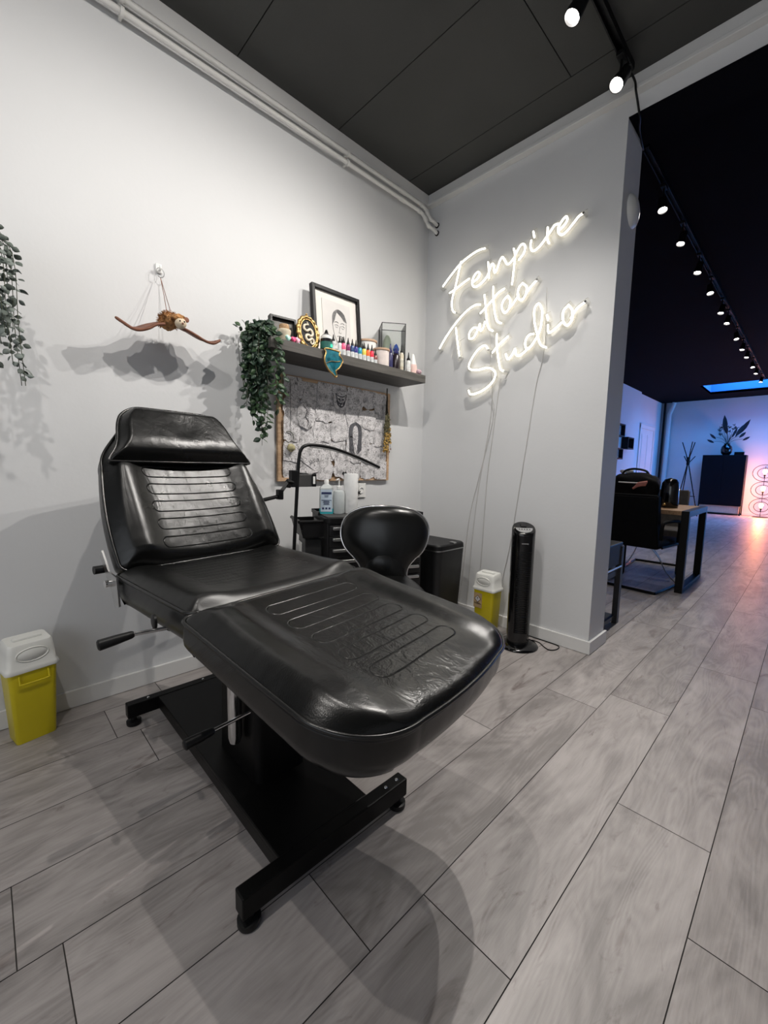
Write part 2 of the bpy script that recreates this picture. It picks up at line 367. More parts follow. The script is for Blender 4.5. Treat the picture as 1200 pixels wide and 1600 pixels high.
fx=[.996,1.60,2.29,2.92,3.66,4.13,4.98,5.67,6.25,7.12,7.77,8.745]
for i,x in enumerate(fx):
    y=-1.30
    spot_head('track_spotlight',(x,y,2.955),(x-.9,y+(-.5 if i%3==0 else .35),0),ordn[i]+' lit spotlight from the near end of the back room track',FAR_W*(1 if i<7 else .15),'spotlights on the back room track',size=.031,cone=100,zt=HF)
# black cable from the near track down to the lintel and through to the back room
bm=BM(); tube(bm,smoothpath([(-.13,TY-.0,H-.03),(-.06,-1.40,H-.05),(-.052,-1.405,3.03),(-.03,-1.41,2.99),(-.012,-1.415,2.950),(.03,-1.41,2.940),(.12,-1.385,2.941),(T+.03,-1.36,2.943),(T+.06,-1.33,3.06),(.5,-1.30,HF-.02)],6),.0055,8)
tag(obj('power_cable',bm,M['black'],smooth=60),'black cable hanging from the near track across the white lintel','cable')
# black conduit box under the lintel
# ---- back room light : skylight, added blue window on the right, added fill ----
def area(name,loc,rot,sx,sy,e,col,parent=None):
    ld=bpy.data.lights.new(name,'AREA'); ld.shape='RECTANGLE'; ld.size=sx; ld.size_y=sy; ld.energy=e; ld.color=col
    o=link(bpy.data.objects.new(name,ld)); o.location=loc; o.rotation_euler=rot; return o
area('skylight_daylight',((SX0+SX1)/2,(SY0+SY1)/2,HF+.70),(0,0,0),SX1-SX0-.1,SY1-SY0-.1,BLUE_W*1.3,(.06,.36,1))
# unseen window, pane and area light, added to wash the back room blue
bm=BM(); 
for a in ((9.3,9.36,.25,2.45),(11.64,11.7,.25,2.45),(10.47,10.53,.25,2.45)): box(bm,a[0],a[1],YR,YR+.06,a[2],a[3])
for z in (.25,2.39): box(bm,9.36,11.64,YR,YR+.06,z,z+.06)
wf=struct('added_blue_window',bm,M['trim'])
bm=BM(); box(bm,9.36,11.64,YR+.005,YR+.012,.31,2.39); struct('added_window_pane',bm,M['dusk'],wf)
area('added_blue_light',(10.5,YR+.12,1.35),(-PI/2,0,0),2.2,2.0,BLUE_W*1.1,(.08,.37,1)).rotation_euler=(PI/2,0,PI) if False else (PI/2,0,0)
# near room: soft neutral fill added behind the camera, dressed as an unseen window
bm=BM()
for a in ((-4.4,-4.3),(-2.7,-2.6),(-1.0,-.9)): box(bm,XB,XB+.06,a[0],a[1],.5,2.6)
for z in (.5,2.52): box(bm,XB,XB+.06,-4.3,-1.0,z,z+.08)
wf=struct('added_fill_window',bm,M['trim'])
M['fill_pane']=mat('added_fill_pane',(.3,.3,.32),.4,emit=(.8,.88,1),es=.25,nscale=3,namt=.04)
bm=BM(); box(bm,XB+.004,XB+.012,-4.3,-1.0,.58,2.52); struct('added_window_pane',bm,M['fill_pane'],wf)
area('added_fill_light',(XB+.12,-2.65,1.6),(0,-PI/2,0),1.9,3.2,FILL_W,(.90,.95,1))
# ================= TREATMENT CHAIR =================
AZ=math.radians(8.6); ca,sa=math.cos(AZ),math.sin(AZ)
chair=thing('treatment_chair','large black leather treatment chair with reclined back on a black metal base','treatment chair',(-1.93,-.85,0))
def CL(u,s,z): return Vector((u*ca+s*sa, u*sa-s*ca, z))
def hwf(W0,W1,L,r0,r1):
    def f_(s):
        w=(W0+(W1-W0)*s/L)/2; 
        if s<r0: w=w-r0+math.sqrt(max(0,r0*r0-(r0-s)**2))
        if s>L-r1: w=w-r1+math.sqrt(max(0,r1*r1-(s-(L-r1))**2))
        return w
    return f_
def cushion(name,m,org,ax,nrm,L,hw,thick,crown,R=.05,HH=.020,inset=.02,ns=90,nu=64,pip=.0050,parent=chair,endbul=0,thick1=None,pipes_=True,side_bulge=.002):
    """org: start-edge centre on the piping plane; ax: along; nrm: up normal"""
    ac=ax.cross(nrm).normalized(); 
    ss=[]
    for i in range(ns+1):
        t=i/ns; t=.5-.5*math.cos(PI*t) if True else t; ss.append(L*t)
    def P(u,s,h): return org+ac*u+ax*s+nrm*h
    def end(s,a):  # bulged foot edge
        return s+endbul*(1-a*a)*max(0,(s/L-.6)/.4)**1
    bm=BM(); uvl=bm.loops.layers.uv.new('UVMap'); G=[]; uvs={}
    for s in ss:
        row=[]
        for j in range(nu+1):
            a=-1+2*j/nu; a=math.sin(a*PI/2)*.55+a*.45
            wv=hw(s); u_=wv*a
            d=min(wv-abs(u_),L-s,s); 
            e=0
            if d<R: e=-HH*(1-max(0,d)/R)**2.3
            q_=min(1,d/R); h=crown(u_,s)*q_*q_*(3-2*q_)+e+HH
            s2=end(s,a)
            v=bm.verts.new(P(u_,s2,h)); uvs[v]=(u_,s2); row.append(v)
        G.append(row)
    for i in range(ns):
        for j in range(nu):
            q=(G[i][j],G[i][j+1],G[i+1][j+1],G[i+1][j])
            bm.faces.new(q)
    loop=[G[i][0] for i in range(ns+1)]+[G[ns][j] for j in range(1,nu+1)]+[G[i][nu] for i in range(ns-1,-1,-1)]+[G[0][j] for j in range(nu-1,0,-1)]
    base=[v.co.copy() for v in loop]; cu=[uvs[v] for v in loop]
    prev=loop
    K=8
    for k in range(1,K+1):
        t=k/K; cur=[]
        for (uu,s_),p in zip(cu,base):
            th=thick+((thick1 if thick1 is not None else thick)-thick)*s_/L
            o=side_bulge*math.sin(PI*min(1,t*1.2)) - inset*max(0,(t-.55)/.45)**1.6
            cx=Vector((uu,s_-L/2)); ln=max(cx.length,1e-6)
            # outward direction approximated from boundary type
            wv=hw(min(max(s_,0),L)); du=1 if abs(abs(uu)-wv)<.004 and s_>.01 and s_<L-.01 else 0
            dirv=Vector((math.copysign(1,uu) if du else uu/ (wv+1e-6)*.4, (-1 if s_<L/2 else 1) if not du else ((s_-L/2)/(L/2))**5))
            if dirv.length<1e-5: dirv=Vector((0,1))
            dirv.normalize()
            v=bm.verts.new(p+ac*dirv.x*o+ax*dirv.y*o-nrm*th*t); uvs[v]=(uu+ .3, s_+.5+th*t); cur.append(v)
        n=len(cur)
        for i in range(n): bm.faces.new((prev[i],prev[(i+1)%n],cur[(i+1)%n],cur[i]))
        prev=cur
    bm.faces.new(prev)
    for q in bm.faces:
        for lp in q.loops: lp[uvl].uv=uvs[lp.vert]
    c=obj(name,bm,m,parent,smooth=70)
    if pipes_:
        bm=BM(); cg=sum(base,Vector())/len(base); tube(bm,[b+(b-cg).normalized()*.0025+nrm*.0005 for b in base],pip,8,closed=True); obj('piping',bm,M['piping'],c,smooth=60)
    return c,base
M['piping']=mat('black_leather_piping',(.008,.008,.008),.25,nscale=30,namt=.1)
M['lea_leg']=leather('black_leather_leg_rest',(5,.088,.140,.026,.085),1.2,.23,(0.04,.42))
M['lea_seat']=leather('black_leather_seat',(9,.034,.19,.0125,.06),.35,.30,(0,.2))
M['lea_back']=leather('black_leather_back',(5,.0735,.160,.0215,.035),.6,.27,(0,.25),(3.2,.7,.12))
M['lea_head']=leather('black_leather_headrest',None,.45,.26,(.02,.14))
M['lea']=leather('black_leather_plain',None,.2,.26)
def gau(x,m_,s_): return math.exp(-((x-m_)/s_)**2)
zv=Vector((0,0,1))
# leg rest
sl=math.radians(8.1); ax=CL(0,1,0)*math.cos(sl)+Vector((0,0,-math.sin(sl))); ac=CL(1,0,0); nr=ac.cross(ax); nr=nr if nr.z>0 else -nr
def crown_leg(u_,s):
    e=min(1,s/.08)
    q=min(1,max(0,(abs(u_)-.175)/.075)); return .001+e*(.015*q*q*(3-2*q)*(1-.5*gau(s,.617,.10))-.003*gau(u_,0,.2))+.007*gau(s,.05,.09)-.004*gau(s,.60,.05)+.0015*math.sin(u_*31+s*17)*gau(s,.52,.09)
leg,lb=cushion('leg_rest',M['lea_leg'],CL(-.020,.268,.716),ax,nr,.617,hwf(.66,.70,.617,.03,.17),.095,crown_leg,R=.055,HH=.020,inset=.03,thick1=.112,ns=110,nu=90,endbul=.012)
# seat
e=math.radians(1.5); ax=CL(0,1,0)*math.cos(e)+Vector((0,0,-math.sin(e))); nr=ac.cross(ax); nr=nr if nr.z>0 else -nr
def crown_seat(u_,s):
    return .003+.012*gau(abs(u_),.26,.06)+.004*gau(s,.47,.08)-.006*gau(u_,0,.2)
seat,_=cushion('seat',M['lea_seat'],CL(.020,-.262,.722),ax,nr,.502,hwf(.635,.66,.502,.02,.035),.098,crown_seat,R=.045,HH=.016,inset=.02)
# backrest, reclined
el=math.radians(58.5); ax=-CL(0,1,0)*math.cos(el)+zv*math.sin(el); nrb=zv*math.cos(el)+CL(0,1,0)*math.sin(el)
bo=CL(.038,-.245,.735)
def crown_back(u_,s):
    return .006+.026*gau(abs(u_),.245,.055)*min(1,s/.06)*(1 if s<.38 else max(.3,1-(s-.38)/.1))-.014*gau(u_,0,.19)
def hwb(s):
    L=.637
    if s<.40: w=.325-.03*(s/.40)**1.5+.010*math.sin(PI*s/.4)
    else:
        t=(s-.40)/(L-.40); w=.295-(.295-.175)*(t*t*(3-2*t))
    if s<.03: w-= .03-math.sqrt(max(0,.03**2-(.03-s)**2))
    if s>L-.05: w-= .05-math.sqrt(max(0,.05**2-(s-(L-.05))**2))
    return w
back,_=cushion('backrest',M['lea_back'],bo,ax,nrb,.637,hwb,.085,crown_back,R=.05,HH=.028,inset=.03,ns=110,nu=80)
# headrest pad strapped on the upper half
def hwh(s):
    L=.245; t=s/L; w=.300-(.300-.178)*(t**.85)+.010*math.sin(2*PI*t)*(-1)
    if s<.028: w-= .8*(.028-math.sqrt(max(0,.028**2-(.028-s)**2)))
    if s>L-.055: w-= .055-math.sqrt(max(0,.055**2-(s-(L-.055))**2))
    return w
def crown_head(u_,s): return .028*math.sin(PI*min(1,max(0,(s+.01)/.10))/2)*(1-.55*s/.26)-.006*gau(u_,.02,.06)*gau(s,.15,.07)
head,_=cushion('headrest',M['lea_head'],bo+ax*.398+nrb*.050,ax,nrb,.245,hwh,.030,crown_head,R=.035,HH=.024,inset=.006,ns=50,nu=70)
# chrome hinge brackets both sides
def bracket(u_):
    bm=BM(); poly=[(-.33,.80),(-.28,.735),(-.215,.725),(-.205,.63),(-.235,.62),(-.27,.68),(-.345,.775)]
    prism(bm,poly,lambda p,t:CL(u_+(.006 if t else 0),p[0],p[1]))
    b=obj('hinge_bracket',bm,M['steel'],chair)
    bm=BM(); cyl(bm,CL(u_-.018,-.262,.70),CL(u_+.022,-.262,.70),.012,n=16); obj('hinge_bolt',bm,M['chrome'],b,smooth=40)
bracket(-.345+.03); bracket(.345+.02)
bm=BM(); cyl(bm,CL(-.34,-.33,.735),CL(-.31,-.33,.735),.014,n=16); obj('bumper_knob',bm,M['plastic'],chair,smooth=40)
# frame rails beneath cushions
bm=BM()
for uu in (-.24,.24):
    MM=Matrix.Identity(4)
    tube(bm,[CL(uu,-.24,.605),CL(uu,.25,.592),CL(uu,.72,.52)],.016,4)
for ss_ in (-.15,.05,.22,.5): tube(bm,[CL(-.24,ss_,.592 if ss_<.3 else .555),CL(.24,ss_,.592 if ss_<.3 else .555)],.014,4)
obj('under_frame',bm,M['base'],chair)
bm=BM()
for uu in (-.2,.24): tube(bm,[bo-nrb*.09+ac*uu+ax*.02,bo-nrb*.09+ac*uu+ax*.5],.014,4)
tube(bm,[CL(-.2,-.1,.55),bo-nrb*.10+ax*.22-ac*.0],.016,12); obj('back_support',bm,M['base'],chair)
# lift column and housing
bm=BM(); lathe(bm,[(.0,.60),(.022,.60),(.022,.23),(.017,.21),(.0,.205)],n=32,c=(-.100,-.15,0)); obj('lift_column',bm,M['chrome'],chair,smooth=40)
bm=BM(); HP=[(-.045+.03*math.cos(PI+PI/2*k/6)+.0,-.22+.03*math.sin(PI+PI/2*k/6)) for k in range(7)]+[(.075+.03*math.cos(-PI/2+PI/2*k/6),-.22+.03*math.sin(-PI/2+PI/2*k/6)) for k in range(7)]+[(.105,.02),(-.075,.02)]
prism(bm,HP,lambda p,q:(p[0]*(1-.12*q),p[1]*(1-.12*q)-.0,.53 if q else .094)); obj('column_housing',bm,M['base'],chair,smooth=40)
bm=BM(); box(bm,-.16,.16,-.17,.17,.555,.59,.004); obj('mount_plate',bm,M['base'],chair)
# gas strut visible under the leg rest
# base plate and cross bars (aligned with the room)
bm=BM(); box(bm,-.146,.158,-.50,.51,.078,.094,.003); 
box(bm,-.146,-.136,-.5,.51,.045,.08); box(bm,.148,.158,-.5,.51,.045,.08)
bp_=obj('base_plate',bm,M['base'],chair)
for y in (-.52,.53):
    bm=BM(); box(bm,-.262,.298,y-.021,y+.021,.038,.096,.004); cb=obj('cross_bar',bm,M['base'],chair)
    for x in (-.237,.273):
        bm=BM(); lathe(bm,[(.0,.001),(.026,.001),(.028,.006),(.028,.018),(.012,.022),(.012,.04)],n=24,c=(x,y,0)); obj('levelling_foot',bm,M['plastic'],cb,smooth=40)
    bm=BM()
    for x in (.22,.268) if y<0 else (-.18,.05): lathe(bm,[(.0055,.0955),(.004,.0985),(0,.099)],n=12,c=(x,y,0))
    obj('screw',bm,M['chrome'],cb,smooth=60)
# pump lever under the leg rest
def lever(nm,a,b_,c_,lab):
    l_=None
    bm=BM(); cyl(bm,a,b_,.0055,n=12); l_=obj(nm,bm,M['chrome'],chair,smooth=40)
    bm=BM(); d=(Vector(c_)-Vector(b_)); tube(bm,[Vector(b_)-d*.02,Vector(b_)+d*.05,Vector(b_)+d*.5,Vector(b_)+d*.96,c_],[.008,.0105,.0135,.015,.011],14); obj('grip',bm,M['plastic'],l_,smooth=50)
lever('pump_lever',(-.09,-.235,.345),(-.205,-.245,.342),(-.287,-.25,.338),'')
lever('recline_lever',CL(-.20,.07,.615),CL(-.372,.045,.625),CL(-.455,.035,.617),'')
bm=BM(); lathe(bm,[(.013,0),(.020,.0),(.020,.006),(.013,.008)],n=20,M=Matrix.Translation(CL(-.336,.10,.665))@Matrix.Rotation(-PI/2+0,4,'Y')); obj('side_knob',bm,M['plastic'],chair,smooth=40)
# ================= NEON SIGN =================
NEON = {'Fempire':[[(-0.188,2.419),(-0.257,2.474),(-0.339,2.53),(-0.425,2.561),(-0.491,2.573),(-0.541,2.568)],[(-0.348,2.544),(-0.332,2.482),(-0.31,2.398),(-0.287,2.328),(-0.281,2.273),(-0.295,2.225),(-0.326,2.205)],[(-0.259,2.361),(-0.314,2.374),(-0.371,2.395),(-0.423,2.41)],[(-0.453,2.377),(-0.494,2.392),(-0.509,2.416),(-0.492,2.433),(-0.466,2.417),(-0.448,2.378),(-0.47,2.343),(-0.514,2.347),(-0.56,2.375),(-0.581,2.406),(-0.598,2.448),(-0.614,2.443),(-0.617,2.414),(-0.627,2.39),(-0.645,2.415),(-0.662,2.456),(-0.68,2.468),(-0.695,2.445),(-0.715,2.414),(-0.739,2.417),(-0.759,2.436)],[(-0.57,2.471),(-0.577,2.431),(-0.584,2.368)],[(-0.756,2.493),(-0.766,2.462),(-0.766,2.418),(-0.763,2.351),(-0.757,2.278)],[(-0.771,2.454),(-0.786,2.478),(-0.804,2.498),(-0.823,2.498),(-0.835,2.476),(-0.826,2.441),(-0.796,2.415)],[(-0.873,2.5),(-0.871,2.468),(-0.884,2.438),(-0.908,2.437),(-0.942,2.457),(-0.974,2.491),(-0.997,2.514),(-1.015,2.534),(-1.036,2.536)],[(-0.974,2.538),(-0.975,2.5),(-0.978,2.467),(-0.988,2.446)],[(-0.884,2.548),(-0.892,2.514)],[(-1.044,2.497),(-1.073,2.512),(-1.09,2.536),(-1.084,2.557),(-1.064,2.548),(-1.042,2.519),(-1.041,2.489),(-1.062,2.466),(-1.089,2.473),(-1.124,2.502),(-1.157,2.531),(-1.182,2.536)]],'Tattoo':[[(-0.178,1.982),(-0.249,2.068),(-0.34,2.15),(-0.418,2.2),(-0.483,2.22),(-0.522,2.214)],[(-0.325,2.103),(-0.344,2.003),(-0.367,1.892)],[(-0.515,2.056),(-0.482,2.072),(-0.446,2.046),(-0.445,2.006),(-0.483,2.007),(-0.515,2.058),(-0.527,2.086),(-0.532,2.041),(-0.553,2.05),(-0.566,2.091)],[(-0.554,2.268),(-0.566,2.194),(-0.578,2.114),(-0.597,2.045),(-0.631,2.018)],[(-0.529,2.156),(-0.574,2.188),(-0.618,2.219),(-0.656,2.251),(-0.701,2.266)],[(-0.619,2.301),(-0.624,2.222),(-0.642,2.125),(-0.662,2.073),(-0.692,2.054)],[(-0.731,2.215),(-0.701,2.194),(-0.691,2.155),(-0.713,2.114),(-0.743,2.134),(-0.749,2.181),(-0.731,2.215)],[(-0.743,2.134),(-0.777,2.162),(-0.807,2.199)],[(-0.83,2.264),(-0.806,2.243),(-0.8,2.196),(-0.827,2.163),(-0.853,2.186),(-0.86,2.232),(-0.83,2.264)],[(-0.853,2.186),(-0.881,2.222),(-0.927,2.256)]],'Studio':[[(-0.605,1.9),(-0.572,1.935),(-0.515,1.912),(-0.46,1.845),(-0.455,1.8),(-0.516,1.78),(-0.612,1.781),(-0.665,1.742),(-0.648,1.684),(-0.578,1.637),(-0.483,1.618),(-0.457,1.648)],[(-0.664,1.99),(-0.668,1.914),(-0.686,1.817),(-0.704,1.758),(-0.737,1.741)],[(-0.637,1.877),(-0.676,1.913),(-0.746,1.958)],[(-0.738,1.849),(-0.755,1.814),(-0.786,1.842),(-0.803,1.871),(-0.812,1.834),(-0.834,1.822),(-0.869,1.84),(-0.895,1.86)],[(-0.923,1.939),(-0.89,1.936),(-0.87,1.897),(-0.886,1.853),(-0.924,1.883),(-0.963,1.954),(-0.972,2.054),(-0.947,2.112),(-0.92,2.086),(-0.925,2.01),(-0.947,1.934),(-0.973,1.865),(-1.01,1.841)],[(-1.012,1.971),(-1.021,1.925),(-1.059,1.941),(-1.097,1.967)],[(-1.003,2.031),(-1.011,2.002)],[(-1.13,2.057),(-1.102,2.03),(-1.104,1.977),(-1.128,1.944),(-1.155,1.969),(-1.154,2.021),(-1.13,2.057)],[(-1.15,1.981),(-1.181,2.026),(-1.226,2.051)]]}
M['wire']=glass('clear_wire',(.80,.76,.70),.12,.2)
M['cord']=mat('clear_cord',(.55,.54,.52),.3,nscale=10,namt=.05)
def neon(word,label):
    st=NEON[word]; cy=sum(p[0] for s in st for p in s)/sum(len(s) for s in st); cz=sum(p[1] for s in st for p in s)/sum(len(s) for s in st)
    t=thing('neon_sign',label,'neon sign',(0,cy,cz))
    for s in st:
        pts=smoothpath([(-.045,y-cy,z-cz) for y,z in s],6)
        bm=BM(); tube(bm,pts,.0054,10); 
        for e_ in (pts[0],pts[-1]): bmesh.ops.create_uvsphere(bm,u_segments=10,v_segments=6,radius=.0054,matrix=Matrix.Translation(e_))
        obj('glow_tube',bm,M['neon'],t,smooth=70)
    # contour-cut clear acrylic: one ribbon per stroke, 5 mm thick
    bm=BM()
    for s in st:
        pts=smoothpath([(0,y-cy,z-cz) for y,z in s],4); N=len(pts); l=[];r_=[]
        for i,p in enumerate(pts):
            d=(pts[min(i+1,N-1)]-pts[max(i-1,0)]).normalized(); n=Vector((0,-d.z,d.y))*.021
            if i==0:p=p-d*.018
            if i==N-1:p=p+d*.018
            l.append(p+n); r_.append(p-n)
        for x0,x1 in ((-.034,-.029),):
            A=[[bm.verts.new((x,q.y,q.z)) for q in (a,b)] for a,b in zip(l,r_) for x in (x0,)]
            B=[[bm.verts.new((x1,v.co.y,v.co.z)) for v in g] for g in A]
            for i in range(N-1):
                bm.faces.new((A[i][0],A[i][1],A[i+1][1],A[i+1][0])); bm.faces.new((B[i][0],B[i+1][0],B[i+1][1],B[i][1]))
                for k in (0,1): bm.faces.new((A[i][k],A[i+1][k],B[i+1][k],B[i][k]))
            for i in (0,N-1): bm.faces.new((A[i][0],A[i][1],B[i][1],B[i][0]))
    obj('acrylic_backing',bm,M['acrylic'],t)
    # stand-off bolts
    for s in (st[0][0],st[-1][-1],st[1][-1]):
        bm=BM(); cyl(bm,(-.052,s[0]-cy,s[1]-cz),(-.002,s[0]-cy,s[1]-cz),.0065,n=14); obj('standoff_bolt',bm,M['chrome'],t,smooth=40)
    return t,cy,cz
signs={}
signs['Fempire']=neon('Fempire','top word of the white handwritten neon sign, reading Fempire')
signs['Tattoo']=neon('Tattoo','middle word of the white handwritten neon sign, reading Tattoo')
signs['Studio']=neon('Studio','bottom word of the white handwritten neon sign, reading Studio')
def cordp(word,pts,rad=.0022):
    t,cy,cz=signs[word]
    bm=BM(); tube(bm,smoothpath([(x,y-cy,z-cz) for x,y,z in pts],6),rad,6); obj('power_cord',bm,M['cord'],t,smooth=60)
cordp('Studio',[(-.03,-.62,1.63),(-.012,-.649,1.504),(-.01,-.623,1.332),(-.012,-.56,1.064),(-.01,-.493,.782),(-.01,-.466,.54),(-.01,-.445,.268),(-.02,-.43,.09)])
cordp('Tattoo',[(-.03,-.60,2.05),(-.010,-.60,1.85),(-.01,-.629,1.505),(-.01,-.554,.972),(-.01,-.519,.596),(-.01,-.506,.305),(-.02,-.50,.09)])
cordp('Studio',[(-.03,-.70,1.70),(-.01,-.674,1.587),(-.01,-.648,1.331),(-.01,-.622,1.066),(-.01,-.611,.793),(-.01,-.602,.467),(-.02,-.59,.09)])
cordp('Fempire',[(-.03,-.985,2.20),(-.008,-.985,1.95),(-.01,-.975,1.789),(-.01,-.943,1.638),(-.01,-.907,1.32),(-.01,-.869,.988),(-.01,-.842,.75),(-.01,-.816,.549),(-.01,-.779,.339),(-.02,-.76,.09)])
def jumper(word,pts):
    t,cy,cz=signs[word]
    bm=BM(); tube(bm,smoothpath([(-.036,y-cy,z-cz) for y,z in pts],6),.0016,6); obj('jumper_wire',bm,M['cord'],t,smooth=60)
jumper('Fempire',[(-.541,2.568),(-.57,2.55),(-.575,2.50),(-.578,2.46)])
jumper('Fempire',[(-.326,2.205),(-.35,2.21),(-.34,2.28),(-.37,2.34),(-.43,2.36)])
jumper('Fempire',[(-.745,2.22),(-.775,2.22),(-.78,2.34),(-.80,2.36)])
jumper('Tattoo',[(-.285,1.90),(-.30,1.95),(-.34,2.0),(-.40,2.02)])
jumper('Studio',[(-.60,1.75),(-.63,1.76),(-.66,1.80),(-.72,1.83)])

# ================= SHELF =================
def wood_mat(name,c0,c1,rough=.6):
    m=mat(name,c0,rough); t=m.node_tree; b=t.nodes['Principled BSDF']
    tc=t.nodes.new('ShaderNodeTexCoord'); mp=t.nodes.new('ShaderNodeMapping'); mp.inputs['Scale'].default_value=(2,30,30); t.links.new(tc.outputs['Object'],mp.inputs[0])
    n=t.nodes.new('ShaderNodeTexNoise'); n.inputs['Scale'].default_value=2.2; n.inputs['Detail'].default_value=6; n.inputs['Distortion'].default_value=.6; t.links.new(mp.outputs[0],n.inputs['Vector'])
    rp=t.nodes.new('ShaderNodeValToRGB'); rp.color_ramp.elements[0].color=(*c0,1); rp.color_ramp.elements[1].color=(*c1,1); rp.color_ramp.elements[0].position=.3; rp.color_ramp.elements[1].position=.7
    t.links.new(n.outputs[0],rp.inputs[0]); t.links.new(rp.outputs[0],b.inputs['Base Color']); return m
M['shelf']=wood_mat('dark_grey_ash',(.060,.056,.050),(.105,.098,.090))
M['oak']=wood_mat('light_oak',(.42,.26,.15),(.60,.41,.26))
ZS=1.742
bm=BM(); box(bm,-1.475,-.277,-.252,-.002,1.690,ZS,.0015)
tag(obj('wall_shelf',bm,M['shelf']),'dark grey wooden floating shelf on the left wall','shelf')
cream=mat('cream_fabric',(.62,.55,.42),.8,nscale=25,namt=.2,bump=.6,bscale=90)
cork=mat('cork',(.42,.27,.15),.9,nscale=120,namt=.35)
gold=mat('antique_gold',(.50,.33,.13),.36,metal=1,nscale=30,namt=.25,bump=.5,bscale=60)
blackm=mat('matt_black_card',(.008,.008,.009),.7,nscale=20,namt=.1)
paper=mat('cream_paper',(.72,.69,.64),.8,nscale=10,namt=.03)
paper2=mat('sketch_paper',(.62,.60,.58),.8,nscale=6,namt=.05)
pencil=mat('pencil_grey',(.10,.10,.11),.8,nscale=60,namt=.3)
pencil2=mat('pencil_light',(.22,.215,.215),.8,nscale=60,namt=.2)
def lean(x,y,rx,rz=0): return Matrix.Translation((0,0,0))@Matrix.Rotation(rz,4,'Z')@Matrix.Rotation(rx,4,'X')
def picture(name,label,cat,loc,w_,h_,fw,dep,rx,rz,inner,border=0,fm=None,group=None):
    """frame standing on its lower edge and leaning back; local: x across, z up, front = -y"""
    t=thing(name,label,cat,loc,0,group); MM=lean(0,0,rx,rz)
    bm=BM()
    box(bm,-w_/2,-w_/2+fw,-dep/2,dep/2,0,h_,.0015,M=MM); box(bm,w_/2-fw,w_/2,-dep/2,dep/2,0,h_,.0015,M=MM)
    box(bm,-w_/2+fw,w_/2-fw,-dep/2,dep/2,0,fw,.0015,M=MM); box(bm,-w_/2+fw,w_/2-fw,-dep/2,dep/2,h_-fw,h_,.0015,M=MM)
    obj('frame',bm,fm or M['black'],t)
    bm=BM(); box(bm,-w_/2+fw,w_/2-fw,dep*.1,dep*.3,fw,h_-fw,M=MM); obj('picture_mat',bm,inner,t)
    return t,MM
# small black box frame
t,MM=picture('picture_frame','small black box frame standing at the left end of the shelf beside the ivy','picture frame',(-1.308,-.098,ZS+.002),.155,.172,.013,.034,-.16,-.10,mat('murky_photo',(.09,.085,.075),.5,nscale=18,namt=.6))
# cream jar with cork lid
t=thing('cork_jar','cream jar with a round cork stopper at the left end of the shelf','jar',(-1.372,-.205,ZS+.001))
bm=BM(); lathe(bm,[(0,0),(.024,0),(.027,.01),(.034,.046),(.036,.055),(.033,.062),(.024,.064)],n=32); obj('jar_body',bm,cream,t,smooth=50)
bm=BM(); lathe(bm,[(.023,.062),(.026,.068),(.027,.080),(.024,.088),(0,.092)],n=28); obj('stopper',bm,cork,t,smooth=50)
# candy hearts
def heart(loc,col,label,rz,s=.017):
    bm=BM(); poly=[]
    for k in range(36):
        a=2*PI*k/36; poly.append((16*math.sin(a)**3/16*s,(13*math.cos(a)-5*math.cos(2*a)-2*math.cos(3*a)-math.cos(4*a))/16*s))
    lay=[(-.009,.72),(-.006,.95),(0,1.0),(.006,.95),(.009,.72)]; rings=[[bm.verts.new((p[0]*k,y,p[1]*k)) for p in poly] for y,k in lay]
    for A,B in zip(rings,rings[1:]):
        for k in range(36): bm.faces.new((A[k],A[(k+1)%36],B[(k+1)%36],B[k]))
    bm.faces.new(rings[0]); bm.faces.new(rings[-1][::-1])
    bmesh.ops.rotate(bm,verts=bm.verts,matrix=Matrix.Rotation(.25,3,'Z'))
    o=obj('heart_ornament',bm,mat('heart_gloss',col,.25,nscale=20,namt=.05,coat=.4),loc=loc,smooth=60); o.rotation_euler=(-.15,rz,0)
    tag(o,label,'ornament')
heart((-1.366,-.238,ZS+.0152-.022),(.50,.85,.75),'pale mint heart, leftmost of the hearts on the shelf edge',.1)
heart((-1.334,-.240,ZS+.0155-.022),(.95,.10,.25),'hot pink heart between the mint and the pale pink heart',-.1)
heart((-1.309,-.243,ZS+.0150-.024),(.95,.50,.60),'pale pink heart, rightmost of the hearts on the shelf edge',.2)
for o in [o for o in C.objects if o.name.startswith('heart_ornament')]: o.location.z=ZS+.0175; o.location.y=-.234
# oval gold frame with snake
t=thing('oval_frame','ornate oval gold frame with a cream snake on black, on the shelf','picture frame',(-1.196,-.180,ZS+.001)); MM=Matrix.Rotation(-.16,4,'X')@Matrix.Scale(.94,4); a_,b__=.070,.096
def ell(a,b,y,n=64): return [MM@Vector((a*math.cos(2*PI*k/n),y,b*math.sin(2*PI*k/n)+b__+.004)) for k in range(n)]
bm=BM(); tube(bm,ell(a_,b__,0),[.0105+.0025*math.sin(k*PI/2.0) for k in range(64)],10,closed=True); tube(bm,ell(a_-.014,b__-.014,-.004),.004,8,closed=True); obj('frame',bm,gold,t,smooth=60)
bm=BM()
for k,(dx,dz,rr_) in enumerate([(0,.105,.010),(-.014,.101,.007),(.014,.101,.007),(0,.118,.006)]):
    bmesh.ops.create_uvsphere(bm,u_segments=12,v_segments=8,radius=rr_,matrix=Matrix.Translation(MM@Vector((dx,0,b__+dz))))
obj('crest',bm,gold,t,smooth=60)
bm=BM(); prism(bm,[(.064*math.cos(2*PI*k/48),.088*math.sin(2*PI*k/48)+b__+.004) for k in range(48)],lambda p,q:MM@Vector((p[0],-.002+.006*q,p[1]))); obj('black_panel',bm,blackm,t)
bm=BM(); sn=[(.006,.165),(.010,.148),(-.002,.140),(-.025,.138),(-.035,.120),(-.022,.104),(-.004,.112),(.004,.126)]
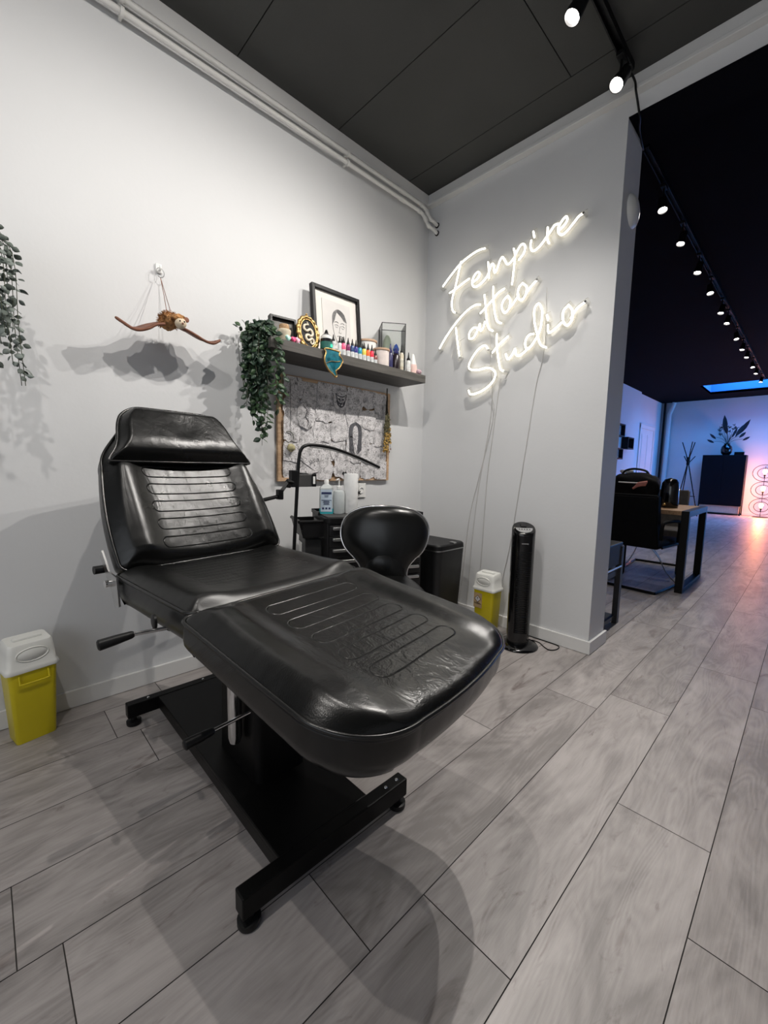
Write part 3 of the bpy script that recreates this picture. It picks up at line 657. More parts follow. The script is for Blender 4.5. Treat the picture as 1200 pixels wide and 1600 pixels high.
sn=[(-.006,.166),(.002,.150),(-.014,.148),(-.028,.138),(-.030,.120),(-.014,.110),(.0,.118),(.012,.124),(.026,.112),(.027,.094),(.012,.084),(-.006,.088),(-.020,.080),(-.020,.062),(-.006,.054),(.008,.062),(.018,.070),(.030,.062),(.030,.046),(.018,.036),(.008,.044),(.014,.052)]
P_=smoothpath([MM@Vector((x,-.006,z+.0)) for x,z in sn],6); n=len(P_)
tube(bm,P_,[.0025+.0045*min(1,i/20)*(1 if i<n*.75 else max(.25,(n-i)/(n*.25))) for i in range(n)],8); obj('snake_relief',bm,mat('cream_plaster',(.75,.66,.52),.6,nscale=60,namt=.15),t,smooth=70)
# large portrait frame
t,MM=picture('portrait_frame','tall black frame with a pencil portrait leaning on the wall behind the shelf items','picture frame',(-.925,-.098,ZS+.002),.365,.425,.021,.030,-.10,0,paper)
bm=BM(); box(bm,-.108,.108,-.0005,.002,.075,.36,M=MM); pg=obj('drawing_sheet',bm,paper2,t)
def stroke(bm,pts,w_,MMx,y=-.0022):
    tube(bm,smoothpath([MMx@Vector((x,y,z)) for x,z in pts],5),w_,5)
fx0,fz0=0.02,.20
bm=BM()
ov=[(-.052,.075),(-.055,.03),(-.050,-.02),(-.035,-.065),(-.008,-.092),(.020,-.085),(.040,-.05),(.050,0),(.052,.045)]
stroke(bm,[(fx0+a,fz0+b) for a,b in ov],.0011,MM)
for e_ in (-1,1):
    stroke(bm,[(fx0+e_*.024-.014,fz0+.018),(fx0+e_*.024,fz0+.024),(fx0+e_*.024+.013,fz0+.017)],.0012,MM)
    stroke(bm,[(fx0+e_*.024-.010,fz0+.010),(fx0+e_*.024,fz0+.006),(fx0+e_*.024+.010,fz0+.010)],.0009,MM)
    stroke(bm,[(fx0+e_*.024-.015,fz0+.036),(fx0+e_*.024,fz0+.042),(fx0+e_*.024+.014,fz0+.036)],.0016,MM)
stroke(bm,[(fx0+.002,fz0+.02),(fx0-.004,fz0-.012),(fx0-.008,fz0-.020),(fx0+.002,fz0-.024),(fx0+.010,fz0-.019)],.0010,MM)
stroke(bm,[(fx0-.020,fz0-.046),(fx0-.006,fz0-.042),(fx0+.002,fz0-.044),(fx0+.010,fz0-.042),(fx0+.022,fz0-.047)],.0014,MM)
stroke(bm,[(fx0-.014,fz0-.052),(fx0+.002,fz0-.057),(fx0+.016,fz0-.052)],.0010,MM)
for k in range(9): 
    q=k*.0035; stroke(bm,[(fx0-.056+q*.6,fz0+.02+q),(fx0-.050+q,fz0+.085+q*.4),(fx0-.010,fz0+.118-q*.8),(fx0+.035-q*.4,fz0+.100-q),(fx0+.056-q*.8,fz0+.050+q*.3)],.0011,MM)
for e_ in (-1,1): stroke(bm,[(fx0+e_*.030,fz0-.07),(fx0+e_*.034,fz0-.10),(fx0+e_*.070,fz0-.122)],.0010,MM)
obj('pencil_drawing',bm,pencil2,t)
# teal and gold draped ornament hanging over the shelf edge
t=thing('draped_ornament','teal and gold ornament draped over the front edge of the shelf','ornament',(-1.095,-.254,ZS))
prof=[(-.058,.006),(-.054,-.018),(-.066,-.045),(-.066,-.075),(-.048,-.100),(-.028,-.118),(-.004,-.130),(.012,-.140),(.022,-.146),(.030,-.138),(.022,-.118),(.022,-.108),(.048,-.086),(.062,-.060),(.070,-.044),(.060,-.028),(.046,-.018),(.048,-.004),(.044,.006)]
pr=[(p.x,p.y) for p in smoothpath([(a,b,0) for a,b in prof],3,closed=True)]
def yb(z): return -.006-.006*math.sin(min(1,max(0,-z/.13))*PI)
bm=BM(); prism(bm,[(a*.86,b*.88-.004) for a,b in pr],lambda p,q:Vector((p[0],yb(p[1])-.004+.006*q,p[1]))); obj('teal_panel',bm,mat('teal_enamel',(.01,.12,.16),.25,nscale=40,namt=.5,coat=.5),t)
bm=BM(); tube(bm,[(a*.93,yb(b)-.003,b*.95) for a,b in pr],.0048,8,closed=True); tube(bm,smoothpath([(-.050,-.018,-.075),(-.02,-.019,-.060),(.02,-.019,-.055),(.045,-.017,-.048)],4),.0018,6); box(bm,-.050,.040,-.010,.06,.001,.008,.002); obj('gold_rim',bm,gold,t,smooth=60)
# ink bottles
def bottle(name,label,loc,rb,hb_,col,capc,tip=.02,group=None,lab=None,clear=True,neck=.45,capm=None,fill=.55):
    t=thing(name,label,'bottle',loc,0,group)
    glassm=mat('bottle_clear',(.80,.82,.82),.18,nscale=30,namt=.02) if clear else mat('bottle_tint',col,.25,nscale=30,namt=.1)
    if clear:
        bm=BM(); lathe(bm,[(0,0),(rb,0),(rb,hb_*(1-fill))],n=24); obj('lower_body',bm,mat('bottle_label',(.62,.64,.64),.4,nscale=60,namt=.25),t,smooth=40)
        bm=BM(); lathe(bm,[(rb*1.005,hb_*(1-fill)),(rb*1.005,hb_*.9),(rb*.7,hb_)],n=24); obj('ink',bm,mat('ink_colour',col,.25,nscale=30,namt=.1,coat=.3),t,smooth=40)
    else:
        bm=BM(); lathe(bm,[(0,0),(rb,0),(rb,hb_*.85),(rb*.6,hb_),(0,hb_)],n=28); obj('bottle_body',bm,glassm,t,smooth=40)
        if lab:
            bm=BM(); lathe(bm,[(rb+.0005,hb_*.2),(rb+.0005,hb_*.65)],n=28); obj('bottle_label',bm,mat('label_colour',lab,.5,nscale=25,namt=.3),t,smooth=40)
    bm=BM(); lathe(bm,[(rb*.72,hb_),(rb*.72,hb_+.010),(rb*.42,hb_+.016),(rb*.16,hb_+.020+tip),(0,hb_+.022+tip)],n=20); obj('spout_cap',bm,capm or M['plastic'],t,smooth=40)
    return t
G='small ink bottles in a row on the shelf'
cols=[(-1.057,(.45,.47,.48),'clear'),(-1.010,(.60,.62,.64),'colourless, half empty'),(-.992,(.85,.12,.25),'pink'),(-.958,(.18,.02,.10),'plum'),(-.926,(.02,.06,.18),'dark blue'),(-.898,(.03,.03,.22),'navy'),(-.866,(.01,.28,.42),'turquoise'),(-.832,(.75,.62,.10),'yellow'),(-.800,(.85,.14,.03),'orange'),(-.768,(.70,.02,.06),'red'),(-.737,(.20,.05,.04),'brown')]
for i,(x,c,nm) in enumerate(cols):
    yy=-.228 if i>1 else -.215
    bottle('ink_bottle','small %s ink bottle with black nozzle in the row along the shelf edge'%nm,(x,yy,ZS+.001),.0128,.070 if i!=10 else .050,c,None,.018,G,fill=.52 if i>1 else .3)
for i,(x,c,nm) in enumerate([(-.975,(.40,.42,.44),'grey'),(-.845,(.55,.57,.45),'pale'),(-.812,(.30,.33,.20),'olive')]):
    bottle('ink_bottle','%s ink bottle in the back row behind the coloured ones'%nm,(x,-.190,ZS+.001),.0128,.076,c,None,.018,'ink bottles in the back row',fill=.5)
bottle('ink_bottle','large black ink bottle with teal label and white shoulder beside the gold oval frame',(-1.100,-.205,ZS+.001),.034,.085,(.008,.008,.010),None,.02,None,lab=(.01,.12,.10),clear=False)
bm=BM(); lathe(bm,[(.0325,.0),(.0325,.014),(.012,.030)],n=28); 
sh=obj('white_shoulder',bm,M['whiteplastic'],[o for o in C.objects if o.name.startswith('ink_bottle') and 'large black' in o['label']][0],smooth=40); sh.location=(0,0,.073)
bm=BM(); lathe(bm,[(.006,-.0005),(.0098,-.0005),(.0098,.0006),(.006,.0006)],n=24,M=Matrix.Translation((.012,-.0335,.035))@Matrix.Rotation(PI/2,4,'X')); obj('ring_logo',bm,mat('mint_print',(.05,.65,.45),.5,nscale=20,namt=.05),sh.parent)
# jars with wooden lids
marble=mat('marbled_ceramic',(.72,.64,.60),.35,nscale=14,namt=.18)
for loc,rj,hj,lb_ in (((-.676,-.078,ZS+.001),.061,.165,'large white ceramic jar with a wide wooden lid, behind the ink bottles'),((-.662,-.200,ZS+.001),.052,.093,'short marbled jar with a flat wooden lid at the shelf edge')):
    t=thing('lidded_jar',lb_,'jar',loc); bm=BM(); lathe(bm,[(0,0),(rj*.96,0),(rj,.006),(rj,hj),(rj*.9,hj)],n=40); obj('jar_body',bm,marble if rj<.06 else M['whiteplastic'],t,smooth=40)
    bm=BM(); lathe(bm,[(rj*.9,hj),(rj*1.08,hj+.001),(rj*1.1,hj+.006),(rj*1.08,hj+.013),(0,hj+.014)],n=40); obj('lid',bm,mat('beech_lid',(.50,.33,.22),.5,nscale=12,namt=.15),t,smooth=40)
# glass display box with ornaments
t=thing('glass_box','tall glass display box with thin black edges on the right half of the shelf','display case',(-.478,-.110,ZS+.001),-.62)
bw,bd,bh=.080,.075,.31
def gb(a,b,c_,d_,e_,f_): 
    bm=BM(); box(bm,a,b,c_,d_,e_,f_); return bm
for a in ((-bw,-bw+.002,-bd,bd),(bw-.002,bw,-bd,bd),(-bw+.002,bw-.002,-bd,-bd+.002),(-bw+.002,bw-.002,bd-.002,bd)): obj('glass_pane',gb(*a,.002,bh),M['glass'],t)
bm=BM()
for x in (-bw,bw):
    for y in (-bd,bd): box(bm,x-.0018,x+.0018,y-.0018,y+.0018,0,bh)
for z in (.001,bh): 
    for y in (-bd,bd): box(bm,-bw,bw,y-.0018,y+.0018,z-.001,z+.0025)
    for x in (-bw,bw): box(bm,x-.0018,x+.0018,-bd,bd,z-.001,z+.0025)
obj('edge_wire',bm,M['black'],t)
t2=obj('cactus_figure',BM(),mat('pale_green_glaze',(.55,.62,.50),.4,nscale=20,namt=.06),loc=(-.512,-.100,ZS+.006)); bm=BM(); lathe(bm,[(.0,0),(.030,.0),(.034,.05),(.032,.16),(.024,.215),(.012,.24),(0,.246)],n=24); bm.to_mesh(t2.data); bm.free(); tag(t2,'pale green rounded cone figure inside the glass box','ornament')
t2=obj('blue_figure',BM(),mat('blue_glaze',(.08,.16,.62),.2,nscale=20,namt=.3,coat=.5),loc=(-.445,-.120,ZS+.006)); bm=BM(); lathe(bm,[(.0,0),(.024,.0),(.028,.04),(.026,.10),(.010,.13),(.022,.16),(.010,.19),(0,.2)],n=24); bm.to_mesh(t2.data); bm.free(); tag(t2,'bright blue bulbous figure inside the glass box','ornament')
# bottles at the right
capd=mat('navy_cap',(.02,.02,.10),.3,nscale=20,namt=.1)
bottle('ink_bottle','tall bottle with white shoulders and a deep blue nozzle beside the glass box',(-.590,-.212,ZS+.001),.018,.10,(.03,.03,.10),None,.035,None,clear=False,capm=capd)
bottle('ink_bottle','stout dark brown bottle with a round blue stopper in front of the glass box',(-.546,-.222,ZS+.001),.026,.098,(.014,.008,.012),None,.018,None,clear=False,capm=capd)
bottle('ink_bottle','tall clear bottle with a pointed black cap right of the brown bottle',(-.504,-.232,ZS+.001),.014,.112,(.55,.48,.36),None,.03,None,clear=False,lab=(.7,.66,.55))
bottle('ink_bottle','clear bottle with a tall black nozzle, rightmost of the ink bottles',(-.436,-.232,ZS+.001),.017,.075,(.62,.62,.60),None,.032,None,clear=False,lab=(.75,.75,.74))
t=thing('cone_candle','white cone shaped bottle with a pale pink base at the right end of the shelf','bottle',(-.352,-.195,ZS+.001))
bm=BM(); lathe(bm,[(0,0),(.030,0),(.031,.05),(.027,.066)],n=28); obj('pink_base',bm,mat('pale_pink',(.78,.55,.50),.4,nscale=12,namt=.1),t,smooth=50)
bm=BM(); lathe(bm,[(.027,.066),(.022,.085),(.011,.130),(.005,.140),(0,.142)],n=28); obj('white_tip',bm,M['whiteplastic'],t,smooth=50)
bm=BM(); bmesh.ops.create_uvsphere(bm,u_segments=24,v_segments=14,radius=.024); bmesh.ops.scale(bm,vec=(1,1,.8),verts=bm.verts)
tag(obj('glitter_ball',bm,mat('mauve_glitter',(.45,.30,.34),.3,nscale=120,namt=.5),loc=(-.322,-.222,ZS+.020),smooth=70),'small round mauve trinket at the right end of the shelf','ornament')
# ================= TRAILING PLANTS =================
def leaf(bm,p,d,n_,L_,wd,mi=0,cup=.15):
    d=d.normalized(); s_=d.cross(n_); 
    if s_.length<1e-4: s_=d.cross(Vector((1,0,0)))
    s_.normalize(); n_=s_.cross(d).normalized()
    pr=[(0,0),(.25,.75),(.5,1),(.75,.72),(1,0)]
    c=[bm.verts.new(p+d*(L_*a)-n_*(cup*L_*a*a*.6)) for a,_ in pr]
    l=[bm.verts.new(p+d*(L_*a)+s_*(wd*b)+n_*(cup*wd*.8)-n_*(cup*L_*a*a*.6)) for a,b in pr[1:-1]]
    r_=[bm.verts.new(p+d*(L_*a)-s_*(wd*b)+n_*(cup*wd*.8)-n_*(cup*L_*a*a*.6)) for a,b in pr[1:-1]]
    for S_ in (l,r_):
        bm.faces.new((c[0],c[1],S_[0])).material_index=mi
        for i in range(2): bm.faces.new((c[i+1],c[i+2],S_[i+1],S_[i])).material_index=mi
        bm.faces.new((c[3],c[4],S_[2])).material_index=mi
def strand(bs,bl,pts,rnd,L_,wd,step,mi,round_=False,spread=1.0,y1=-.012):
    P=smoothpath(pts,8); tube(bs,P,.0012,5)
    acc=0;side=1
    for a,b in zip(P,P[1:]):
        acc+=(b-a).length
        if acc>step:
            acc=0; side=-side
            d=(b-a).normalized()
            for sgn in (1,-1):
                if rnd.random()<.12: continue
                o=Vector((rnd.gauss(sgn*.8,.5),rnd.gauss(0,.6),rnd.gauss(-.15,.4)))
                dd=(o*spread+d*.5).normalized(); nn=Vector((rnd.gauss(0,.6),-1+rnd.gauss(0,.5),rnd.gauss(.5,.5)))
                k=rnd.uniform(.75,1.15)
                q=a+dd*.006
                if (q+dd*L_*k).y>y1: dd.y=-abs(dd.y); 
                if q.y>y1: q.y=y1
                leaf(bl,q,dd,nn,L_*k,wd*k,mi if not isinstance(mi,tuple) else rnd.choice(mi))
def solid(o,th):
    md=o.modifiers.new('thickness','SOLIDIFY'); md.thickness=th; md.offset=0
ivyA=mat('ivy_leaf_dark',(.020,.042,.026),.45,nscale=30,namt=.3); ivyB=mat('ivy_leaf_mid',(.035,.075,.030),.45,nscale=30,namt=.3)
stemm=mat('vine_stem',(.06,.07,.04),.7,nscale=30,namt=.2)
rnd=random.Random(11)
t=thing('trailing_plant','dense dark green trailing ivy spilling off the left end of the shelf','plant',(-1.47,-.13,ZS))
bm=BM(); lathe(bm,[(0,0),(.035,0),(.042,.05),(.040,.05),(.034,.046),(0,.046)],n=24,c=(.035,-.005,.001)); obj('pot',bm,M['plastic'],t,smooth=40)
bs=BM(); bl=BM()
for k in range(34):
    a=rnd.uniform(-.085,.06); yv=rnd.uniform(-.10,.085); ln=rnd.choice([.12,.2,.28,.36,.30,.22]); top=rnd.uniform(.03,.095)
    x0=.03; xe=a-.01
    pts=[(x0,-.005,.045),(x0*.5+a*.4,yv*.6,top),(min(a,-.012),yv,top*.3),(min(a,-.012)+rnd.uniform(-.01,.01),yv,-ln*.4),(min(a,-.010)+rnd.uniform(-.02,.02),yv+rnd.uniform(-.01,.01),-ln)]
    strand(bs,bl,pts,rnd,.038,.0120,.014,(0,0,0,1))
for (a,yv,ln) in ((-.015,-.05,.545),(-.04,-.03,.47),(-.012,-.09,.43),(.02,-.135,.38),(.035,-.14,.33),(-.05,0,.42),(.0,-.02,.50)):
    pts=[(.02,-.005,.045),(a*.6,yv*.6,.04),(a,yv,-.06),(a+rnd.uniform(-.01,.012),yv,-ln*.6),(a+rnd.uniform(-.015,.025),yv,-ln)]
    strand(bs,bl,pts,rnd,.040,.0130,.019,(0,1,1))
for k in range(70):
    p=Vector((rnd.uniform(-.09,.05),rnd.uniform(-.09,.07),rnd.uniform(-.0,.085))); leaf(bl,p,Vector((rnd.gauss(-.2,1),rnd.gauss(0,1),rnd.gauss(.5,.7))),Vector((rnd.gauss(0,1),-1,1)),.034,.0105,rnd.choice((0,0,1)))
fo=obj('foliage',bl,[ivyA,ivyB],t,smooth=0); solid(fo,.0006); obj('stem',bs,stemm,t)
# eucalyptus at the left edge, spilling from a black hanging basket beyond the frame
eucA=mat('eucalyptus_leaf',(.085,.105,.090),.6,nscale=30,namt=.3); eucB=mat('eucalyptus_leaf_pale',(.19,.22,.20),.6,nscale=30,namt=.25)
t=thing('eucalyptus_plant','grey green trailing eucalyptus hanging at the left edge of the photo','plant',(-2.62,-.24,1.86))
bm=BM(); lathe(bm,[(0,-.20),(.05,-.20),(.075,-.14),(.085,-.02),(.08,-.02),(.07,-.13),(.0,-.15)],n=28); obj('hanging_pot',bm,M['plastic'],t,smooth=40)
bm=BM()
for k in range(3): a=2*PI*k/3+.5; cyl(bm,(.083*math.cos(a),.083*math.sin(a),-.02),(0,0,.45),.0015,n=6)
tube(bm,[(0,0,.45),(0,.0,.50),(0,.10,.52),(0,.238,.52)],.004,8); obj('hanger',bm,M['black'],t)
bs=BM(); bl=BM()
for (x,y,ln,x0) in ((.145,-.01,.43,.10),(.165,.01,.50,.12),(.175,.0,.50,.13),(.12,.04,.36,.08),(.13,-.05,.34,.09),(.10,.03,.45,.06),(.155,.03,.30,.11),(.05,-.07,.4,.03),(.0,.08,.5,0),(-.06,.05,.45,-.05),(-.09,-.05,.5,-.06)):
    pts=[(x0*.4,y*.5,-.03),(x0*.8,y,.03),(x,y,-.06),(x+.004,y,-ln*.6),(x+.012,y+.005,-ln)]
    strand(bs,bl,pts,rnd,.026,.0095,.017,(0,0,1),spread=1.1,y1=.22)
fo=obj('foliage',bl,[eucA,eucB],t,smooth=0); solid(fo,.0006); obj('stem',bs,stemm,t)
# ================= HANGING BAT TOY =================
bm=BM(); t=thing('wall_hook','small white adhesive hook high on the left wall','hook',(-1.913,-.001,1.995))
box(bm,-.014,.014,-.008,0,-.02,.022,.003); obj('hook_plate',bm,M['whiteplastic'],t)
bm=BM(); tube(bm,smoothpath([(0,-.006,-.004),(0,-.018,-.012),(0,-.028,-.006),(0,-.028,.006)],5),.004,8); obj('hook_prong',bm,M['whiteplastic'],t,smooth=60)
fur=mat('ginger_fur',(.36,.18,.07),.9,nscale=60,namt=.5,bump=1,bscale=150); skin=mat('brown_leather_wing',(.17,.065,.035),.6,nscale=14,namt=.35,bump=.8,bscale=50); face=mat('pale_face',(.66,.55,.40),.7,nscale=30,namt=.1)
t=thing('hanging_bat_toy','ginger furry bat toy with outspread brown wings, hanging from the wall hook','toy',(-1.905,-.14,1.725))
def blob(name,c,rx,ry,rz,m,parent,ns=.08,seed=0):
    bm=BM(); bmesh.ops.create_uvsphere(bm,u_segments=28,v_segments=18,radius=1)
    for v in bm.verts:
        k=1+ns*noise.noise(v.co*2.5+Vector((seed,0,0))); v.co=Vector((v.co.x*rx*k,v.co.y*ry*k,v.co.z*rz*k))+Vector(c)
    return obj(name,bm,m,parent,smooth=0)
body=blob('body',(-.012,.01,.004),.038,.050,.036,fur,t,.15)
bl=BM()
for k in range(420):
    a=rnd.uniform(0,2*PI); b_=math.acos(rnd.uniform(-.4,1)); n_=Vector((math.sin(b_)*math.cos(a),math.sin(b_)*math.sin(a),math.cos(b_))); p=Vector((-.012+n_.x*.034,.01+n_.y*.046,.004+n_.z*.033))
    leaf(bl,p,n_*.7+Vector((rnd.gauss(0,.5),rnd.gauss(0,.5),rnd.gauss(-.1,.5))),Vector((rnd.random(),rnd.random(),1)),.020,.0016)
fz=obj('fur_tuft',bl,fur,t); fz['kind']='stuff'
hd=blob('head',(.020,-.048,-.008),.024,.024,.024,face,t,.05,3)
blob('hair',(.012,-.038,.014),.030,.028,.016,fur,hd,.3,5)
for sx in (-1,1):
    bm=BM(); bmesh.ops.create_uvsphere(bm,u_segments=12,v_segments=8,radius=.0035,matrix=Matrix.Translation((.020+sx*.009,-.070,-.004))); obj('eye',bm,M['gloss'],hd,smooth=60)
    bm=BM(); bmesh.ops.create_uvsphere(bm,u_segments=16,v_segments=10,radius=1); 
    for v in bm.verts: v.co=Vector((v.co.x*.013,v.co.y*.004,v.co.z*.012)); 
    bmesh.ops.rotate(bm,verts=bm.verts,matrix=Matrix.Rotation(sx*-.6,3,'Y')); bmesh.ops.translate(bm,verts=bm.verts,vec=(.020+sx*.026,-.045,.014)); obj('ear',bm,skin,hd,smooth=60)
bm=BM(); bmesh.ops.create_uvsphere(bm,u_segments=12,v_segments=8,radius=.0045,matrix=Matrix.Translation((.021,-.073,-.014))); obj('nose',bm,mat('toy_nose',(.25,.10,.06),.5,nscale=20,namt=.1),hd,smooth=60)
# wings: thick leather membranes spread sideways, lying almost level
def wing(sx,pts):
    bm=BM(); up=[];dn=[]
    for (x,z,w0,w1,th) in pts:   # w0 front edge (towards room), w1 rear edge (towards wall)
        row=[]
        for k in range(7):
            q=k/6; y=w0+(w1-w0)*q; zz=z+(y)*.30+.004*math.sin(q*PI*3+x*60)
            row.append((x,y,zz,th*(1 if k in(0,) else .55)))
        up.append([bm.verts.new((a,b,c_+h_)) for a,b,c_,h_ in row]); dn.append([bm.verts.new((a,b,c_-h_)) for a,b,c_,h_ in row])
    for G_,f_ in ((up,1),(dn,-1)):
        for A,B in zip(G_,G_[1:]):
            for k in range(6): bm.faces.new((A[k],A[k+1],B[k+1],B[k]))
    for A,B in zip(zip(up,dn),list(zip(up,dn))[1:]):
        for k in (0,6): bm.faces.new((A[0][k],B[0][k],B[1][k],A[1][k]))
    for i in (0,-1):
        for k in range(6): bm.faces.new((up[i][k],up[i][k+1],dn[i][k+1],dn[i][k]))
    o=obj('wing',bm,skin,t,smooth=0); md=o.modifiers.new('s','SUBSURF'); md.levels=1; md.render_levels=2
    bm=BM(); tube(bm,smoothpath([(a,b+.0,c_+b*.30) for a,c_,b,_,_2 in pts],4),[.0065]*((len(pts)-1)*4)+[.004],8); obj('wing_finger',bm,skin,o,smooth=60)
wing(-1,[(-.04,-.012,-.03,.085,.006),(-.075,-.022,-.035,.060,.006),(-.105,-.044,-.035,.095,.006),(-.14,-.060,-.030,.050,.006),(-.165,-.060,-.020,.060,.005),(-.19,-.048,-.010,.030,.004),(-.222,-.030,.0,.012,.003)])
wing(1,[(.02,-.010,-.03,.085,.006),(.055,-.018,-.035,.060,.006),(.09,-.030,-.035,.095,.006),(.125,-.044,-.030,.050,.006),(.155,-.050,-.020,.060,.005),(.185,-.048,-.010,.030,.004),(.218,-.028,.0,.012,.003)])
bm=BM(); ring=[(-.009+.018*math.cos(2*PI*k/32)*.95,.112+.004*math.sin(k/5),.245+.022*math.sin(2*PI*k/32)) for k in range(32)]; tube(bm,ring,.0016,6,closed=True); obj('split_ring',bm,M['steel'],t,smooth=60)
bm=BM(); tube(bm,[(-.009,.112,.224),(-.004,.06,.13),(.0,.0,.03)],.0014,6); tube(bm,[(-.009,.112,.224),(-.012,.06,.13),(-.02,.0,.03)],.0014,6); obj('cord',bm,skin,t)
# ================= SKETCH BOARD =================
t=thing('sketch_board','oak framed cork board covered with cut-out tattoo sketches under the shelf','notice board',(-.852,-.002,1.0))
Lb,Hb=.914,.625
bm=BM(); 
for a in ((-Lb/2,-Lb/2+.022,0,Hb),(Lb/2-.022,Lb/2,0,Hb),(-Lb/2+.022,Lb/2-.022,0,.022),(-Lb/2+.022,Lb/2-.022,Hb-.022,Hb)): box(bm,a[0],a[1],-.02,0,a[2],a[3],.001)
obj('frame',bm,M['oak'],t)
bm=BM(); box(bm,-Lb/2+.021,Lb/2-.021,-.010,-.002,.021,Hb-.021); obj('cork_panel',bm,mat('cork_sheet',(.40,.26,.15),.9,nscale=150,namt=.4),t)
def sketch_mat(i):
    m=bpy.data.materials.new('sketch_%s'%'abcdef'[i]); m.use_nodes=True; t_=m.node_tree; b=t_.nodes['Principled BSDF']; b.inputs['Roughness'].default_value=.8
    tc=t_.nodes.new('ShaderNodeTexCoord'); oi=t_.nodes.new('ShaderNodeObjectInfo'); mp=t_.nodes.new('ShaderNodeMapping'); t_.links.new(tc.outputs['Object'],mp.inputs[0]); 
    cx=t_.nodes.new('ShaderNodeCombineXYZ'); t_.links.new(math_(t_,'MULTIPLY',oi.outputs['Random'],50),cx.inputs[0]); t_.links.new(cx.outputs[0],mp.inputs['Location'])
    n=t_.nodes.new('ShaderNodeTexNoise'); n.inputs['Scale'].default_value=12+3*i; n.inputs['Detail'].default_value=2.5; n.inputs['Distortion'].default_value=2.4; t_.links.new(mp.outputs[0],n.inputs['Vector'])
    fr=math_(t_,'ABSOLUTE',math_(t_,'SUBTRACT',math_(t_,'FRACT',math_(t_,'MULTIPLY',n.outputs[0],7)),.5))
    mr=t_.nodes.new('ShaderNodeMapRange'); mr.inputs['From Min'].default_value=.0; mr.inputs['From Max'].default_value=.16; mr.inputs['To Min'].default_value=.12; mr.inputs['To Max'].default_value=1; t_.links.new(fr,mr.inputs[0])
    n2=t_.nodes.new('ShaderNodeTexNoise'); n2.inputs['Scale'].default_value=22; n2.inputs['Detail'].default_value=4; t_.links.new(mp.outputs[0],n2.inputs['Vector'])
    m2=t_.nodes.new('ShaderNodeMapRange'); m2.inputs['From Min'].default_value=.28; m2.inputs['From Max'].default_value=.52; m2.inputs['To Min'].default_value=.42; m2.inputs['To Max'].default_value=1; t_.links.new(n2.outputs[0],m2.inputs[0])
    v=math_(t_,'MULTIPLY',math_(t_,'MULTIPLY',mr.outputs[0],m2.outputs[0]),.70)
    c=t_.nodes.new('ShaderNodeCombineColor'); t_.links.new(v,c.inputs[0]); t_.links.new(math_(t_,'MULTIPLY',v,.97),c.inputs[1]); t_.links.new(math_(t_,'MULTIPLY',v,.98),c.inputs[2]); t_.links.new(c.outputs[0],b.inputs['Base Color'])
    return m
SK=[sketch_mat(i) for i in range(3)]
def sketch(x,z,rx_,rz_,lay,label,group='cut-out tattoo sketches on the board',extra=None,mi=None):
    bm=BM(); N=40; ph=rnd.random()*10; poly=[]
    for k in range(N):
        a=2*PI*k/N; k_=1+.20*noise.noise(Vector((math.cos(a)*1.8+ph,math.sin(a)*1.8,ph)))+.10*noise.noise(Vector((math.cos(a)*5+ph,math.sin(a)*5,2)))
        sq=1/max(abs(math.cos(a)),abs(math.sin(a)))**.5
        poly.append((max(-.425-x,min(.425-x,rx_*k_*sq*math.cos(a))),max(.006-z,min(Hb-.008-z,rz_*k_*sq*math.sin(a)))))
    y0=-.0205-.0018*lay; prism(bm,poly,lambda p,q:(p[0],-.0005+.0008*q,p[1]))
    o=obj('sketch',bm,SK[mi if mi is not None else rnd.randrange(3)],loc=(-.852+x,y0,1.0+z)); tag(o,label,'drawing',group); return o
lay=0; cells=[(i,j) for i in range(7) for j in range(5)]; rnd.shuffle(cells)
for (i,j) in cells:
    x=-.365+i*.122+rnd.uniform(-.015,.015); z=.075+j*.120+rnd.uniform(-.015,.012); lay=(i*2+j*3)%7
    sketch(x,z,rnd.uniform(.066,.080),rnd.uniform(.064,.078),lay,'white cut-out pencil sketch among those overlapping on the oak framed board')
# two darker drawings made of inked strokes
def strokes(nm,o,lst,m):
    bm=BM()
    for pts,w_ in lst: 
        P_=smoothpath([(a,-.0012,b) for a,b in pts],5); n=len(P_); tube(bm,P_,[w_*(.35+.65*math.sin(PI*i/(n-1))) for i in range(n)],5)
    obj(nm,bm,m,o)
o=sketch(.120,.285,.075,.125,8,'sketch of a long haired woman on the right half of the board',None,mi=1)
L_=[]
for k in range(11):
    q=k/10; L_.append(([(.004,.108-.02*(1-q)),(-.018-.024*q,.085-.01*(1-q)),(-.028-.028*q,.035),(-.026-.022*q+.006*math.sin(k*2),-.02),(-.014-.036*q,-.07),(-.002-.045*q+.006*math.sin(k),-.125+.02*q)],.0034))
    L_.append(([(.004,.108-.02*(1-q)),(.020+.024*q,.085-.01*(1-q)),(.028+.026*q,.035),(.026+.026*q,-.02),(.020+.034*q,-.06),(.026+.026*q,-.10+.02*q)],.0034))
strokes('inked_hair',o,L_,pencil)
F_=[([(-.028,.055),(-.028,.025),(-.018,-.005),(-.002,-.018),(.016,-.004),(.026,.03)],.0010)]
for e_ in (-.012,.014): F_+= [([(e_-.008,.030),(e_,.034),(e_+.008,.030)],.0016),([(e_-.007,.024),(e_,.021),(e_+.007,.024)],.0014)]
F_+=[([(.001,.028),(-.002,.012),(.004,.008)],.0009),([(-.007,-.001),(0,.001),(.008,-.001)],.0018),([(-.006,-.018),(-.010,-.045),(-.030,-.062)],.0012),([(.012,-.016),(.014,-.045),(.040,-.064),(.060,-.09)],.0012),([(.03,-.08),(.045,-.10),(.035,-.125),(.02,-.11),(.03,-.09),(.055,-.11)],.0022)]
F_=[([(x*.72,.012+(z-.02)*.8) for x,z in P],w_) for P,w_ in F_]
strokes('inked_face',o,F_,pencil)
